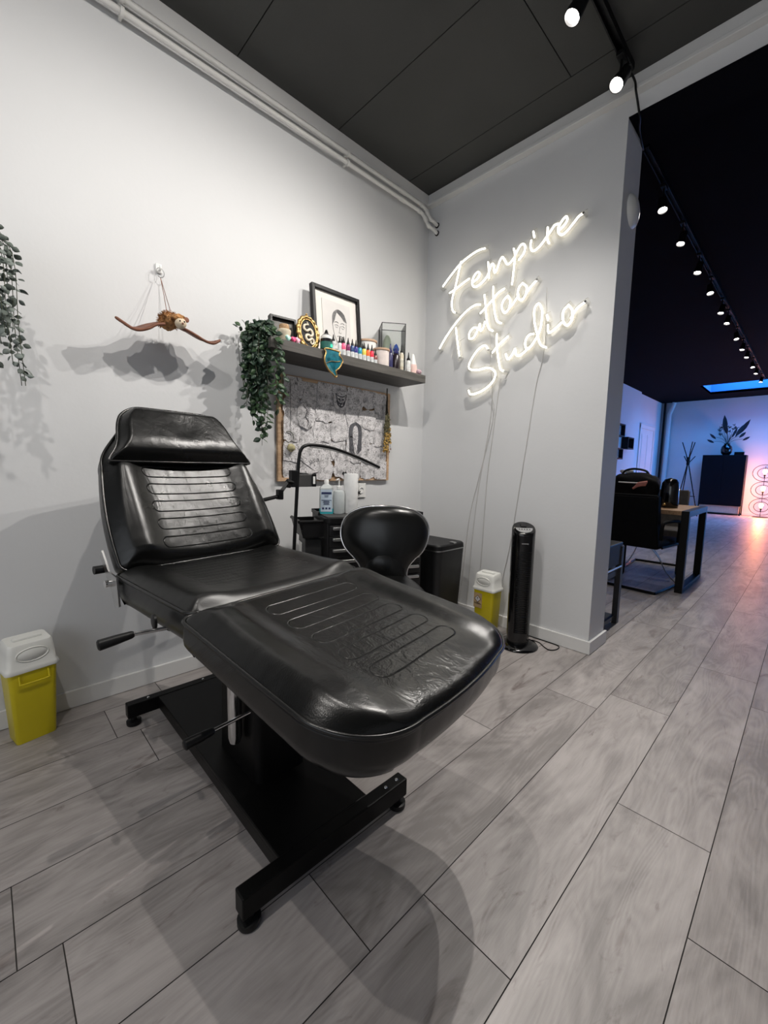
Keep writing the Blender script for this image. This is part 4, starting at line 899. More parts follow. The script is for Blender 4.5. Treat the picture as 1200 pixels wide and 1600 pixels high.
o=sketch(-.005,.520,.062,.058,8,'sketch of a dark animal head near the top of the board',None,mi=1)
strokes('inked_head',o,[([(-.045,.042),(-.034,.012),(-.030,-.018),(-.006,-.042),(.022,-.030),(.034,.0),(.046,.042)],0.0042),([(-.045,.042),(-.024,.028),(0,.024),(.024,.028),(.046,.042)],0.0035),([(-.024,.012),(-.014,.006),(-.006,.010)],0.0054),([(.008,.010),(.016,.006),(.026,.012)],0.0054),([(-.016,-.014),(-.002,-.022),(.012,-.014)],0.0064),([(-.002,-.022),(-.004,-.034),(.006,-.038)],0.0038),([(-.034,.0),(-.024,-.010),(-.018,-.026)],0.0048),([(.034,-.002),(.024,-.012),(.016,-.028)],0.0048),([(-.01,.022),(-.006,.004),(-.010,-.012)],0.0026),([(.008,.022),(.006,.004),(.010,-.012)],0.0026)],pencil)
o=sketch(-.275,.40,.060,.075,8,'sketch of a curved feather shape left of the board centre',None,mi=0)
strokes('inked_feather',o,[([(-.02,.06),(.01,.03),(.0,-.01),(.02,-.04),(.01,-.065)],.003)]+[([(.0+.012*math.sin(k),.05-.012*k),(.028,.040-.012*k),(.040,.048-.012*k)],.0011) for k in range(9)],pencil)
o=sketch(-.25,.10,.085,.055,8,'sketch of crossed flower stems near the lower left of the board',None,mi=0)
strokes('inked_stems',o,[([(-.07,.03),(-.02,.0),(.04,-.035)],.0022),([(-.05,-.03),(.0,.0),(.06,.03)],.0012),([(.05,.03),(.06,.04),(.07,.03),(.06,.02),(.05,.03)],.0020),([(-.07,.03),(-.06,.042),(-.05,.03),(-.06,.02)],.0018),([(.0,.02),(.01,.03),(.02,.02),(.01,.01),(.0,.02)],.0016)],pencil)
# dried flowers at the right edge of the board
t=thing('dried_flowers','bunch of dried yellow flowers hanging upside down at the right edge of the board','dried flowers',(-.455,-.04,1.655))
bs=BM(); bl=BM(); yel=mat('dried_yellow',(.42,.26,.06),.8,nscale=40,namt=.4); olv=mat('dried_olive',(.10,.09,.045),.85,nscale=40,namt=.4)
for k in range(16):
    x=rnd.uniform(-.028,.022); yv=rnd.uniform(-.03,.0); ln=rnd.uniform(.25,.44)
    pts=[(rnd.uniform(-.005,.005)+.01,0,0),(.004+x*.2,yv*.3,-.12),(x*.7,yv*.8,-ln*.7),(x,yv,-ln)]
    P_=smoothpath(pts,6); tube(bs,P_,.0016,5)
    for q in P_[9:]:
        for _ in range(2): leaf(bl,q,Vector((rnd.gauss(0,.7),rnd.gauss(-.2,.3),-1)),Vector((0,-1,.3)),.022,.0045,0 if q.z>-.30 else rnd.choice((0,1,1)))
    for _ in range(6): leaf(bl,P_[-1],Vector((rnd.gauss(0,1),rnd.gauss(-.3,.3),rnd.gauss(-.4,.6))),Vector((0,-1,.3)),.018,.005,1)
for (xx,zz) in ((.045,-.42),(.032,-.44)):
    P_=smoothpath([(0,0,-.25),(xx*.6,-.01,-.34),(xx,-.01,zz)],5); tube(bs,P_,.001,5); leaf(bl,P_[-1],Vector((.3,0,-1)),Vector((0,-1,0)),.016,.006,2)
solid(obj('flower_head',bl,[olv,yel,mat('rust_bud',(.16,.06,.03),.8,nscale=40,namt=.3)],t),.0005); obj('stem',bs,mat('dark_stem',(.04,.035,.025),.8,nscale=40,namt=.3),t)
# dried bud on a string at the left of the board
t=thing('hanging_bud','dried pale bud hanging on a thin dark string at the left of the board','dried flower',(-1.233,-.036,1.60))
bm=BM(); tube(bm,[(0,0,0),(0.0,-.0,-.2),(0.001,-.002,-.375)],.0012,5); obj('string',bm,M['black'],t)
bm=BM(); bmesh.ops.create_uvsphere(bm,u_segments=16,v_segments=10,radius=.024,matrix=Matrix.Translation((0,-.006,-.400)))
for v in bm.verts: v.co+=Vector((v.co.x,0,v.co.z+.4)).normalized()*.003*noise.noise(v.co*90)
obj('bud',bm,mat('dried_bud',(.40,.36,.20),.85,nscale=60,namt=.3,bump=.8),t,smooth=70)
bm=BM(); tube(bm,smoothpath([(-.03,0,-.31),(-.01,-.004,-.305),(.012,-.004,-.32),(.018,-.004,-.35)],4),.0022,6); obj('twig',bm,stemm,t)
# dark heart charm and insect charm hanging below the board
t=thing('heart_charm','small dark heart charm hanging at the bottom of the board','ornament',(-.820,-.026,1.055))
bm=BM(); prism(bm,[(.016*math.sin(2*PI*k/24)**3*1.1,(13*math.cos(2*PI*k/24)-5*math.cos(4*PI*k/24)-2*math.cos(6*PI*k/24)-math.cos(8*PI*k/24))*.0012) for k in range(24)],lambda p,q:(p[0],-.010+.006*q,p[1]-.01)); obj('charm',bm,blackm,t)
bm=BM(); cyl(bm,(0,-.007,-.020),(0,-.007,-.09),.0012,n=6); cyl(bm,(0,-.007,.0),(0,-.007,.03),.001,n=6); obj('string',bm,paper,t)
t=thing('insect_charm','dark insect shaped charm hanging on a thread in front of the wall socket','ornament',(-.690,-.030,1.0))
bm=BM(); cyl(bm,(0,0,0),(0,0,-.075),.0008,n=6); obj('thread',bm,M['black'],t)
bm=BM(); bmesh.ops.create_uvsphere(bm,u_segments=12,v_segments=8,radius=.009,matrix=Matrix.Translation((0,0,-.085))); 
for a in (.6,-.6,2.4,-2.4,1.5,-1.5): leaf(bm,Vector((0,0,-.085)),Vector((math.cos(a),0,math.sin(a))),Vector((0,-1,0)),.026,.004)
obj('insect',bm,blackm,t)
# ================= TOOL CABINET AND WHAT STANDS ON IT =================
CA=math.radians(-21.4)
cab=thing('tool_cabinet','black drawer cabinet with silver handles and a tray on its side, in the room corner','cabinet',(-.934,-.393,0),CA)
# local: x along width (.59), y depth (.345), front = -y ; centre at origin
cw,cdp,ch=.295,.172,.83
M['cab']=mat('black_cabinet_steel',(.010,.010,.011),.45,nscale=30,namt=.15,bump=.2,bscale=300)
M['cabtop']=mat('grey_ribbed_mat',(.045,.045,.045),.7,nscale=60,namt=.2,bump=.4,bscale=200)
bm=BM()
def rrect(hx,hy,r,n=6):
    P=[]
    for cx,cy,a0 in ((hx-r,hy-r,0),(-hx+r,hy-r,PI/2),(-hx+r,-hy+r,PI),(hx-r,-hy+r,3*PI/2)):
        for k in range(n+1): P.append((cx+r*math.cos(a0+PI/2*k/n),cy+r*math.sin(a0+PI/2*k/n)))
    return P
def rbox(bm,hx,hy,r,z0,z1,c=(0,0),mi=0): prism(bm,rrect(hx,hy,r),lambda p,q:(c[0]+p[0],c[1]+p[1],z1 if q else z0),mi)
box(bm,-cw+.01,cw-.01,-cdp+.012,cdp,.08,ch-.035,.004); obj('body',bm,M['cab'],cab)
bm=BM(); rbox(bm,cw,cdp,.03,ch-.036,ch-.012); obj('top_slab',bm,M['plastic'],cab)
tp=[o for o in C.objects if o.name.startswith('top_slab')][-1]
bm=BM(); rbox(bm,cw-.018,cdp-.018,.02,ch-.012,ch-.006); obj('ribbed_mat',bm,M['cabtop'],tp)
bm=BM(); box(bm,-cw,cw,cdp-.010,cdp,ch-.012,ch+.010,.002); box(bm,cw-.010,cw,-cdp+.02,cdp,ch-.012,ch+.010,.002); box(bm,-cw,-cw+.010,0,cdp,ch-.012,ch+.006,.002); obj('raised_rim',bm,M['plastic'],tp)
z=ch-.05
for k,hh in enumerate((.060,.060,.060,.060,.060,.12,.14,.10)):
    z0=z-hh+.004
    if z0<.09: break
    bm=BM(); box(bm,-cw+.022,cw-.022,-cdp-.002,-cdp+.014,z0,z,.003); dr=obj('drawer',bm,M['cab'],cab)
    bm=BM(); box(bm,-cw+.035,cw-.035,-cdp-.020,-cdp-.001,z-.022,z-.006,.004,seg=3); obj('handle',bm,M['steel'],dr,smooth=40)
    z-=hh
for x in (-.24,.24):
    for y in (-.12,.13):
        bm=BM(); cyl(bm,(x-.012,y,.036),(x+.012,y,.036),.035,n=24); box(bm,x-.018,x+.018,y-.02,y+.02,.05,.085,.003); obj('caster',bm,M['plastic'],cab,smooth=40)
# side tray and holder on the left end
bm=BM(); x0,x1=-cw-.115,-cw-.002
box(bm,x0,x1,-.13,.10,.715,.722); 
prism(bm,[(-.13,.722),(-.13,.80),(.10,.80),(.10,.722)],lambda p,q:(x0-.02+(.02 if p[1]<.75 else 0)+.004*q,p[0],p[1]))
box(bm,x0,x1,-.130,-.126,.722,.80); box(bm,x0,x1,.096,.10,.722,.80)
tube(bm,[(x0-.016,-.13,.80),(x0-.016,.10,.80)],.010,10)
tube(bm,[(x0-.016,-.128,.80),(x1,-.128,.80)],.008,10)
obj('side_tray',bm,M['plastic'],cab)
bm=BM(); box(bm,-cw-.095,-cw-.004,-.10,.08,.40,.70,.006); sb=obj('side_bin',bm,mat('dark_grey_bin',(.028,.029,.030),.5,nscale=20,namt=.1),cab)
bm=BM(); box(bm,-cw-.098,-cw-.095,-.02,.06,.46,.67,.001); obj('white_sheet',bm,M['whiteplastic'],sb)
def cabpt(x,y,z=ch-.005): 
    c_,s_=math.cos(CA),math.sin(CA); return (-.934+x*c_-y*s_,-.393+x*s_+y*c_,z)
def wcab(wx,wy):
    dx,dy=wx+.934,wy+.393; c_,s_=math.cos(-CA),math.sin(-CA); return dx*c_-dy*s_,dx*s_+dy*c_
# disinfectant bottle
lx,ly=wcab(-1.165,-.27); lx+=.020
t=thing('disinfectant_bottle','square clear disinfectant bottle with teal liquid and a printed white label','bottle',cabpt(lx,ly),-.62)
plast=glass('cloudy_plastic',(.80,.86,.88),.30,.25); milky=mat('milky_plastic',(.62,.66,.66),.4,nscale=10,namt=.04,trans=.25)
bm=BM(); rbox(bm,.040,.026,.010,0,.030); obj('teal_liquid',bm,mat('teal_liquid',(.05,.42,.48),.15,nscale=10,namt=.05),t)
bm=BM(); rbox(bm,.040,.026,.010,.030,.145)
prism(bm,rrect(.040,.026,.010),lambda p,q:(p[0]*(1-.55*q),p[1]*(1-.4*q),.145+.022*q)); obj('bottle_body',bm,milky,t,smooth=30)
bm=BM(); lathe(bm,[(.013,.166),(.013,.190),(.010,.195),(0,.195)],n=20); obj('cap',bm,M['whiteplastic'],t,smooth=40)
lb=mat('pale_blue_label',(.52,.62,.72),.5,nscale=20,namt=.05); navy=mat('navy_print',(.02,.03,.10),.5,nscale=20,namt=.1)
bm=BM(); box(bm,-.032,.032,-.0275,-.0262,.012,.138); l_=obj('label',bm,lb,t)
bm=BM(); box(bm,-.028,.028,-.0285,-.0276,.112,.124)
box(bm,-.028,.028,-.0285,-.0276,.076,.079)
for k,(a,b_) in enumerate(((-.012,.012),(-.010,.010),(-.016,.016),(-.018,.018),(-.014,.014),(-.017,.017))): zz=(.103,.096,.070,.064,.058,.052)[k]; box(bm,a,b_,-.0285,-.0276,zz,zz+.0028)
for a in (-.024,-.006,.012): box(bm,a,a+.011,-.0285,-.0276,.026,.036)
obj('label_print',bm,navy,l_)
# soap pump bottle
lx,ly=wcab(-1.095,-.30); lx+=.012; ly-=.022
t=thing('pump_bottle','milky white pump bottle between the disinfectant and the paper roll','bottle',cabpt(lx,ly))
bm=BM(); lathe(bm,[(0,0),(.030,0),(.033,.006),(.033,.118),(.028,.130),(.012,.136),(.012,.148)],n=32); obj('bottle_body',bm,milky,t,smooth=45)
bm=BM(); lathe(bm,[(.014,.140),(.014,.158),(.004,.160),(.004,.195),(0,.195)],n=20); tube(bm,[(0,0,.195),(-.008,-.006,.199),(-.034,-.02,.194)],.0045,8); obj('pump',bm,M['whiteplastic'],t,smooth=45)
# paper towel roll
lx,ly=wcab(-1.030,-.335); lx+=.014
t=thing('paper_roll','tall white embossed paper towel roll standing on the cabinet','paper roll',cabpt(lx,ly))
tow=mat('embossed_tissue',(.74,.74,.73),.9,nscale=30,namt=.03,bump=1,bscale=35)
bm=BM(); lathe(bm,[(.018,.004),(.040,0),(.0415,.004),(.0415,.226),(.040,.23),(.018,.228)],n=48); obj('tissue_layers',bm,tow,t,smooth=40)
bm=BM(); lathe(bm,[(.0175,.006),(.0175,.224),(.016,.224),(.016,.006)],n=24); obj('core',bm,cork,t)
# ================= PEDAL BIN =================
t=thing('pedal_bin','tall black pedal bin with flat lid in the corner beside the drawer cabinet','bin',(-.375,-.42,0))
bm=BM()
prism(bm,rrect(.150,.195,.045,6),lambda p,q:(p[0]*(1 if q else .88),p[1]*(1 if q else .86),.565 if q else .02)); obj('bin_body',bm,M['cab'],t,smooth=35)
bm=BM(); prism(bm,rrect(.153,.198,.046,6),lambda p,q:(p[0],p[1],.572 if q else .566)); obj('lid_ring',bm,M['steel'],t,smooth=35)
bm=BM(); 
for a,b_,k0,k1 in ((.573,.598,1,.985),(.598,.606,.985,.94)): prism(bm,rrect(.152,.197,.046,6),lambda p,q:(p[0]*(k1 if q else k0),p[1]*(k1 if q else k0),b_ if q else a))
ld=obj('lid',bm,M['plastic'],t,smooth=35)
bm=BM(); box(bm,.02,.05,-.188,-.150,.600,.612,.002); obj('lid_catch',bm,M['steel'],ld)
bm=BM(); box(bm,-.17,-.11,-.03,.03,.018,.026,.003); obj('pedal',bm,M['plastic'],t)
bm=BM(); prism(bm,rrect(.136,.172,.045,6),lambda p,q:(p[0],p[1],.02 if q else 0.0)); obj('foot_ring',bm,M['plastic'],t)
# ================= STOOL =================
def stool():
    hx,hy=Vector((.696,.718,0)),Vector((.718,-.696,0))   # away from the viewer, to the right
    c=Vector((-1.205,-.845,0)); ang=math.atan2(.718,.696)
    t=thing('saddle_stool','black padded saddle stool with chrome edged backrest between treatment chair and cabinet','stool',(c.x,c.y,0),ang-PI/2)
    # local x = to the right seen from the chair, y = away
    P=[(0,.905),(.07,.900),(.13,.882),(.172,.845),(.192,.795),(.188,.735),(.165,.680),(.125,.638),(.100,.595),(.098,.54),(.105,.49),(-.105,.49),(-.098,.54),(-.105,.60),(-.135,.645),(-.175,.690),(-.195,.745),(-.192,.80),(-.170,.85),(-.125,.885),(-.07,.902)]
    pts=[(p.x*1.14-.012,p.y-.004) for p in smoothpath([(a,b_,0) for a,b_ in P],4,closed=True)]
    cz=.72
    bm=BM(); lay=[(.016,.955),(.024,.99),(.012,1.0),(-.012,1.0),(-.028,.96),(-.042,.82),(-.050,.55),(-.052,.25)]
    rings=[]
    def yy(x,z): return .10+ (z-.6)*.10 - .35*x*x*0 + .9*x*x
    for y,k in lay:
        rings.append([bm.verts.new((x*k,yy(x*k,cz+(z-cz)*k)+y,cz+(z-cz)*k)) for x,z in pts])
    n=len(pts)
    for A,B in zip(rings,rings[1:]):
        for k in range(n): bm.faces.new((A[k],A[(k+1)%n],B[(k+1)%n],B[k]))
    bm.faces.new(rings[0]); 
    cv=bm.verts.new((0,yy(0,cz)-.052,cz))
    for k in range(n): bm.faces.new((rings[-1][k],rings[-1][(k+1)%n],cv))
    obj('backrest',bm,M['lea'],t,smooth=80)
    bm=BM(); tube(bm,[(x*1.012,yy(x,z)+.001,cz+(z-cz)*1.012) for x,z in pts],.0052,8,closed=True); obj('chrome_trim',bm,M['chrome'],t,smooth=60)
    # saddle seat
    bm=BM(); N=40; rings=[]
    def hz(a,r_): x=r_*math.cos(a); y=r_*math.sin(a); return .060*(abs(x)/.2)*0+.035*(y/.2)**2-.05*(x/.2)**2
    for zz,k in ((-.05,.80),(-.035,.97),(-.01,1.0),(.012,.98),(.022,.88),(.026,.6),(.027,.3)):
        rings.append([bm.verts.new((.20*k*math.cos(2*PI*j/N),-.02+.175*k*math.sin(2*PI*j/N)-.04,.535+zz+hz(2*PI*j/N,.2*k))) for j in range(N)])
    for A,B in zip(rings,rings[1:]):
        for k in range(N): bm.faces.new((A[k],A[(k+1)%N],B[(k+1)%N],B[k]))
    bm.faces.new(rings[0][::-1]); bm.faces.new(rings[-1])
    for v in bm.verts: v.co.y=v.co.y*.9+.005
    obj('seat',bm,M['lea'],t,smooth=70)
    # lumbar pad joining back and seat
    bm=BM(); bmesh.ops.create_uvsphere(bm,u_segments=28,v_segments=16,radius=1)
    for v in bm.verts: v.co=Vector((v.co.x*.108-.01,v.co.y*.050+.088,v.co.z*.125+.575))
    obj('lumbar_pad',bm,M['lea'],t,smooth=80)
    bm=BM(); lathe(bm,[(.013,.49),(.013,.30),(.025,.30),(.025,.10),(.030,.09)],n=24); obj('gas_lift',bm,M['chrome'],t,smooth=40)
    bm=BM(); box(bm,-.02,.02,-.02,.14,.468,.482); obj('seat_plate',bm,M['black'],t)
    for k in range(5):
        a=2*PI*k/5+.3; bm=BM(); e_=(.235*math.cos(a),.235*math.sin(a)); tube(bm,[(0,0,.105),(e_[0]*.5,e_[1]*.5,.095),(e_[0],e_[1],.072)],[.018,.015,.011],8); lg=obj('leg',bm,M['chrome'],t,smooth=40)
        bm=BM(); dx,dy=-math.sin(a),math.cos(a); cyl(bm,(e_[0]-dx*.018,e_[1]-dy*.018,.0265),(e_[0]+dx*.018,e_[1]+dy*.018,.0265),.026,n=18); cyl(bm,(e_[0],e_[1],.04),(e_[0],e_[1],.072),.006,n=8); obj('caster',bm,M['plastic'],lg,smooth=40)
stool()
# ================= LED STAND =================
t=thing('led_stand','black stand with a curved LED arm and phone clamp behind the treatment chair','floor lamp',(-1.405,-.35,0))
bm=BM(); tube(bm,smoothpath([(-.012,0,.02),(-.006,0,.55),(.022,0,1.04),(.030,0,1.13),(.038,0,1.170),(.062,0,1.197),(.12,0,1.206),(.25,0,1.194),(.43,0,1.150),(.604,0,1.094)],6),[.0095]*18+[.0088]*37,10); obj('pole',bm,M['black'],t,smooth=60)
bm=BM(); P_=smoothpath([(.10,0,1.197),(.25,0,1.185),(.43,0,1.141),(.598,0,1.087)],5); tube(bm,P_,.0052,8); obj('led_strip',bm,mat('unlit_led_diffuser',(.35,.35,.34),.4,nscale=20,namt=.05),t,smooth=60)
bm=BM()
for k in range(3): a=2*PI*k/3+.2; tube(bm,[(-.012,0,.30),(-.012+.24*math.cos(a),.24*math.sin(a),.008)],.008,8)
cyl(bm,(-.012,0,.28),(-.012,0,.33),.016,n=16); obj('tripod_base',bm,M['black'],t)
bm=BM(); box(bm,-.022,.016,-.018,.018,.985,1.072,.004); cl=obj('clamp',bm,M['plastic'],t)
bm=BM(); box(bm,.016,.128,-.008,.006,.985,1.050,.004); hd=obj('phone_holder',bm,mat('grey_plastic',(.05,.05,.05),.5,nscale=20,namt=.1),cl)
bm=BM(); box(bm,.105,.128,-.016,-.008,.985,1.053,.002); obj('holder_jaw',bm,M['plastic'],hd)
bm=BM(); box(bm,.106,.120,-.0175,-.016,1.000,1.040,.001); obj('white_pad',bm,M['whiteplastic'],hd)
bm=BM(); tube(bm,[(-.015,-.01,1.01),(-.050,-.012,1.015)],.014,4); tube(bm,[(-.045,-.012,1.010),(-.085,-.014,.962)],.011,4); box(bm,-.105,-.078,-.030,.004,.925,.975,.004); tube(bm,[(-.09,-.014,.943),(-.19,-.018,.925),(-.26,-.02,.915)],.0095,8); cyl(bm,(-.043,-.028,.992),(-.043,.006,.992),.010,n=14); obj('side_arm',bm,M['black'],t)
# ================= SHARPS BINS =================
yel=mat('sharps_yellow',(.60,.49,.012),.32,nscale=4,namt=.08); lidm=mat('sharps_lid_white',(.74,.74,.70),.35,nscale=10,namt=.03)
def sharps(loc,rz,label,sc=1.0,lab=False):
    t=thing('sharps_bin',label,'sharps bin',loc,rz); 
    bm=BM(); h=.300
    def sec(k,z,r=.016): return [(p[0]*k,p[1]*k,z) for p in rrect(.078,.060,r,5)]
    S_=[sec(.80,0),(sec(.82,.004)),sec(.97,h-.03),sec(.99,h-.005)]
    R2=[[bm.verts.new(p) for p in s] for s in S_]; n=len(S_[0])
    for A,B in zip(R2,R2[1:]):
        for k in range(n): bm.faces.new((A[k],A[(k+1)%n],B[(k+1)%n],B[k]))
    bm.faces.new(R2[0][::-1]); bm.faces.new(R2[-1]); bd_=obj('bin_body',bm,yel,t,smooth=40)
    bm=BM(); S_=[sec(1.03,h-.014),sec(1.08,h-.012),sec(1.10,h-.004),sec(1.06,h+.006),sec(.99,h+.012),sec(.95,h+.07,.02),sec(.90,h+.098,.02),sec(.84,h+.105,.02)]
    R2=[[bm.verts.new(p) for p in s] for s in S_]
    for v in [v for g in R2[5:] for v in g]:
        if v.co.y<0: v.co.z-=.012*(-v.co.y/.06)
    for A,B in zip(R2,R2[1:]):
        for k in range(n): bm.faces.new((A[k],A[(k+1)%n],B[(k+1)%n],B[k]))
    bm.faces.new(R2[0][::-1]); bm.faces.new(R2[-1]); ld=obj('lid',bm,lidm,t,smooth=45)
    bm=BM(); 
    N=32
    for k0,y_,w_ in ((1,0,.003),): tube(bm,[(.050*math.cos(2*PI*k/N),-.0585+.004*0,h+.052+.026*math.sin(2*PI*k/N)) for k in range(N)],.0028,6,closed=True)
    lathe(bm,[(0,.0),(.95,.0),(1,-.002)],n=32,M=Matrix.Translation((0,-.0595,h+.052))@Matrix.Rotation(PI/2,4,'X')@Matrix.Diagonal((.047,.024,1,1)))
    obj('thumb_dial',bm,lidm,ld,smooth=60)
    bm=BM(); box(bm,-.045,.045,-.012,.012,h+.098,h+.108,.003); obj('lid_ridge',bm,lidm,ld)
    bm=BM(); yf=-.0565
    if not lab: tube(bm,smoothpath([(-.045,yf-.004,h-.022),(-.045,yf-.010,h-.05),(-.038,yf-.012,h-.056),(.038,yf-.012,h-.056),(.045,yf-.010,h-.05),(.045,yf-.004,h-.022)],4),.0035,8); obj('carry_handle',bm,yel,t,smooth=60)
    else: bm.free()
    if lab:
        tan=mat('hazard_label_tan',(.42,.30,.16),.6,nscale=30,namt=.25); 
        bm=BM(); x0,x1=-.068,-.006; box(bm,x0,x1,-.0605,-.0560,.165,.265); l_=obj('hazard_label',bm,tan,t)
        bm=BM(); cx,cz=(x0+x1)/2,.226
        prism(bm,[(cx-.025,cz),(cx,cz-.026),(cx+.025,cz),(cx,cz+.026)],lambda p,q:(p[0],-.0606-.0008*q,p[1])); obj('diamond_border',bm,mat('diamond_red',(.10,.02,.02),.5,nscale=20,namt=.1),l_)
        bm=BM(); prism(bm,[(cx-.0205,cz),(cx,cz-.0215),(cx+.0205,cz),(cx,cz+.0215)],lambda p,q:(p[0],-.0615-.0008*q,p[1])); obj('diamond_field',bm,paper2,l_)
        bm=BM(); bmesh.ops.create_uvsphere(bm,u_segments=10,v_segments=6,radius=.004,matrix=Matrix.Translation((cx,-.0622,cz+.008))@Matrix.Diagonal((1,.3,1,1))); box(bm,cx-.0015,cx+.0015,-.0632,-.0622,cz-.004,cz+.006); obj('diamond_symbol',bm,blackm,l_)
        bm=BM()
        for k in range(3): box(bm,x0+.004,x1-.006*k,-.0612,-.0606,.190+k*.004,.1915+k*.004)
        obj('label_lines',bm,blackm,l_)
    return t
t=sharps((-2.478,-.122,0.0),.20,'yellow sharps container with white lid on the floor at the far left')
t=sharps((-.145,-.750,0.0),-PI/2,'yellow sharps container with a hazard diamond label beside the tower heater',lab=True)
# ================= TOWER HEATER =================
t=thing('tower_heater','tall glossy black tower heater standing against the neon wall','heater',(-.205,-1.015,0),-.9)
bm=BM(); lathe(bm,[(0,0),(.120,0),(.124,.005),(.118,.014),(.07,.024),(.0,.028)],n=48); obj('base_disc',bm,M['gloss'],t,smooth=45)
bm=BM(); n=40; zs=[.026,.03,.10,.60,.70]; R2=[]
for i,z in enumerate(zs): R2.append([bm.verts.new((.068*math.cos(2*PI*k/n)*(.97 if i<2 else 1+.03*z),.062*math.sin(2*PI*k/n)*(.97 if i<2 else 1+.03*z),z)) for k in range(n)])
top=[bm.verts.new((.0695*math.cos(2*PI*k/n),.0635*math.sin(2*PI*k/n),.738+.030*math.sin(2*PI*k/n)+0)) for k in range(n)]; R2.append(top)
top2=[bm.verts.new((.066*math.cos(2*PI*k/n),.060*math.sin(2*PI*k/n),.745+.030*math.sin(2*PI*k/n))) for k in range(n)]; R2.append(top2)
for A,B in zip(R2,R2[1:]):
    for k in range(n): bm.faces.new((A[k],A[(k+1)%n],B[(k+1)%n],B[k]))
bm.faces.new(R2[0][::-1]); bm.faces.new(top2); tw=obj('tower_body',bm,M['gloss'],t,smooth=50)
TM=Matrix.Translation((0,0,.746))@Matrix.Rotation(math.atan2(.030,.0625),4,'X')
bm=BM(); N=24; prism(bm,[(.050*math.cos(PI+PI*k/N),.050*math.sin(PI+PI*k/N)-.006) for k in range(N+1)],lambda p,q:TM@Vector((p[0],p[1],.0005+.002*q))); cp=obj('control_panel',bm,M['steel'],tw)
bm=BM()
for k in range(5): bmesh.ops.create_uvsphere(bm,u_segments=10,v_segments=6,radius=.0035,matrix=TM@Matrix.Translation((-.030+k*.015,-.022,.003)))
obj('button_row',bm,blackm,cp)
bm=BM(); box(bm,-.016,.016,.008,.045,.0008,.004,.001,M=TM); obj('grip_recess',bm,blackm,tw)
bm=BM(); box(bm,-.020,.020,-.0665,-.062,.655,.660); obj('badge',bm,M['steel'],tw)
bm=BM()
for k in range(46): box(bm,-.040,.040,-.0655,-.058,.10+k*.0112,.104+k*.0112)
obj('grille',bm,M['black'],tw)
bm=BM(); tube(bm,smoothpath([(-.074,-1.045,.004),(-.070,-1.06,.004),(-.075,-1.10,.004),(-.115,-1.15,.004),(-.13,-1.19,.004),(-.09,-1.215,.004),(-.035,-1.205,.004),(-.022,-1.15,.004),(-.021,-.95,.004)],7),.0032,8); tag(obj('heater_cable',bm,M['black'],smooth=60),'thin black cable looped on the floor beside the tower heater','cable')
# ================= BACK ROOM =================
# door and pipes in the far left wall
bm=BM(); xa,xb=10.05,11.45; yd=Y3
box(bm,xa,xa+.09,yd-.03,yd,0,2.35,.004); box(bm,xb-.09,xb,yd-.03,yd,0,2.35,.004); box(bm,xa,xb,yd-.035,yd,2.26,2.36,.004); box(bm,xa-.02,xb+.02,yd-.045,yd,2.36,2.39,.004)
box(bm,xa+.09,xb-.09,yd-.012,yd,0,2.26)
for z0,z1 in ((.15,.95),(1.05,2.12)):
    for a,b_ in ((xa+.2,xa+.66),(xb-.66,xb-.2)):
        box(bm,a,b_,yd-.020,yd-.012,z0,z1,.003); box(bm,a+.04,b_-.04,yd-.024,yd-.019,z0+.04,z1-.04,.003)
dr=struct('door_1',bm,M['trim'])
bm=BM(); cyl(bm,(xa+.2,yd-.012,1.05),(xa+.2,yd-.05,1.05),.010,n=12); cyl(bm,(xa+.2,yd-.05,1.05),(xa+.31,yd-.05,1.05),.008,n=12); obj('door_handle',bm,M['steel'],dr)
bm=BM(); cyl(bm,(XF-.06,1.03,0),(XF-.06,1.03,HF-.01),.028,n=16); tag(obj('drain_pipe',bm,M['black'],smooth=40),'thin black vertical pipe in the far corner of the back room','pipe')
bm=BM(); tube(bm,[(XF-.08,.90,0.02),(XF-.08,.90,2.78),(XF-.08,.86,2.90),(XF-.08,.80,HF-.01)],.055,16); tag(obj('heating_riser',bm,M['trim'],smooth=40),'thick white vertical pipe beside the black pipe on the far wall','pipe')
# shadow box frames on the wall right behind the partition
def wbox(x0,x1,z0,z1,d,lab,img):
    t=thing('wall_frame',lab,'picture frame',((x0+x1)/2,Y2-.001,z0)); w2=(x1-x0)/2; h_=z1-z0
    bm=BM()
    for a in ((-w2,-w2+.03,0,h_),(w2-.03,w2,0,h_),(-w2+.03,w2-.03,0,.03),(-w2+.03,w2-.03,h_-.03,h_)): box(bm,a[0],a[1],-d,0,a[2],a[3])
    obj('frame',bm,M['black'],t); bm=BM(); box(bm,-w2+.03,w2-.03,-.02,-.004,.03,h_-.03); obj('picture',bm,img,t)
pim=mat('grey_print',(.45,.45,.48),.5,nscale=7,namt=.6)
wbox(7.85,8.33,1.90,2.19,.10,'highest small black frame on the white wall behind the partition',pim)
wbox(8.47,8.92,1.635,1.915,.14,'black box frame on the white wall, lower right of the others',pim)
wbox(7.75,8.30,1.38,1.635,.10,'lowest small black frame on the white wall behind the partition',pim)
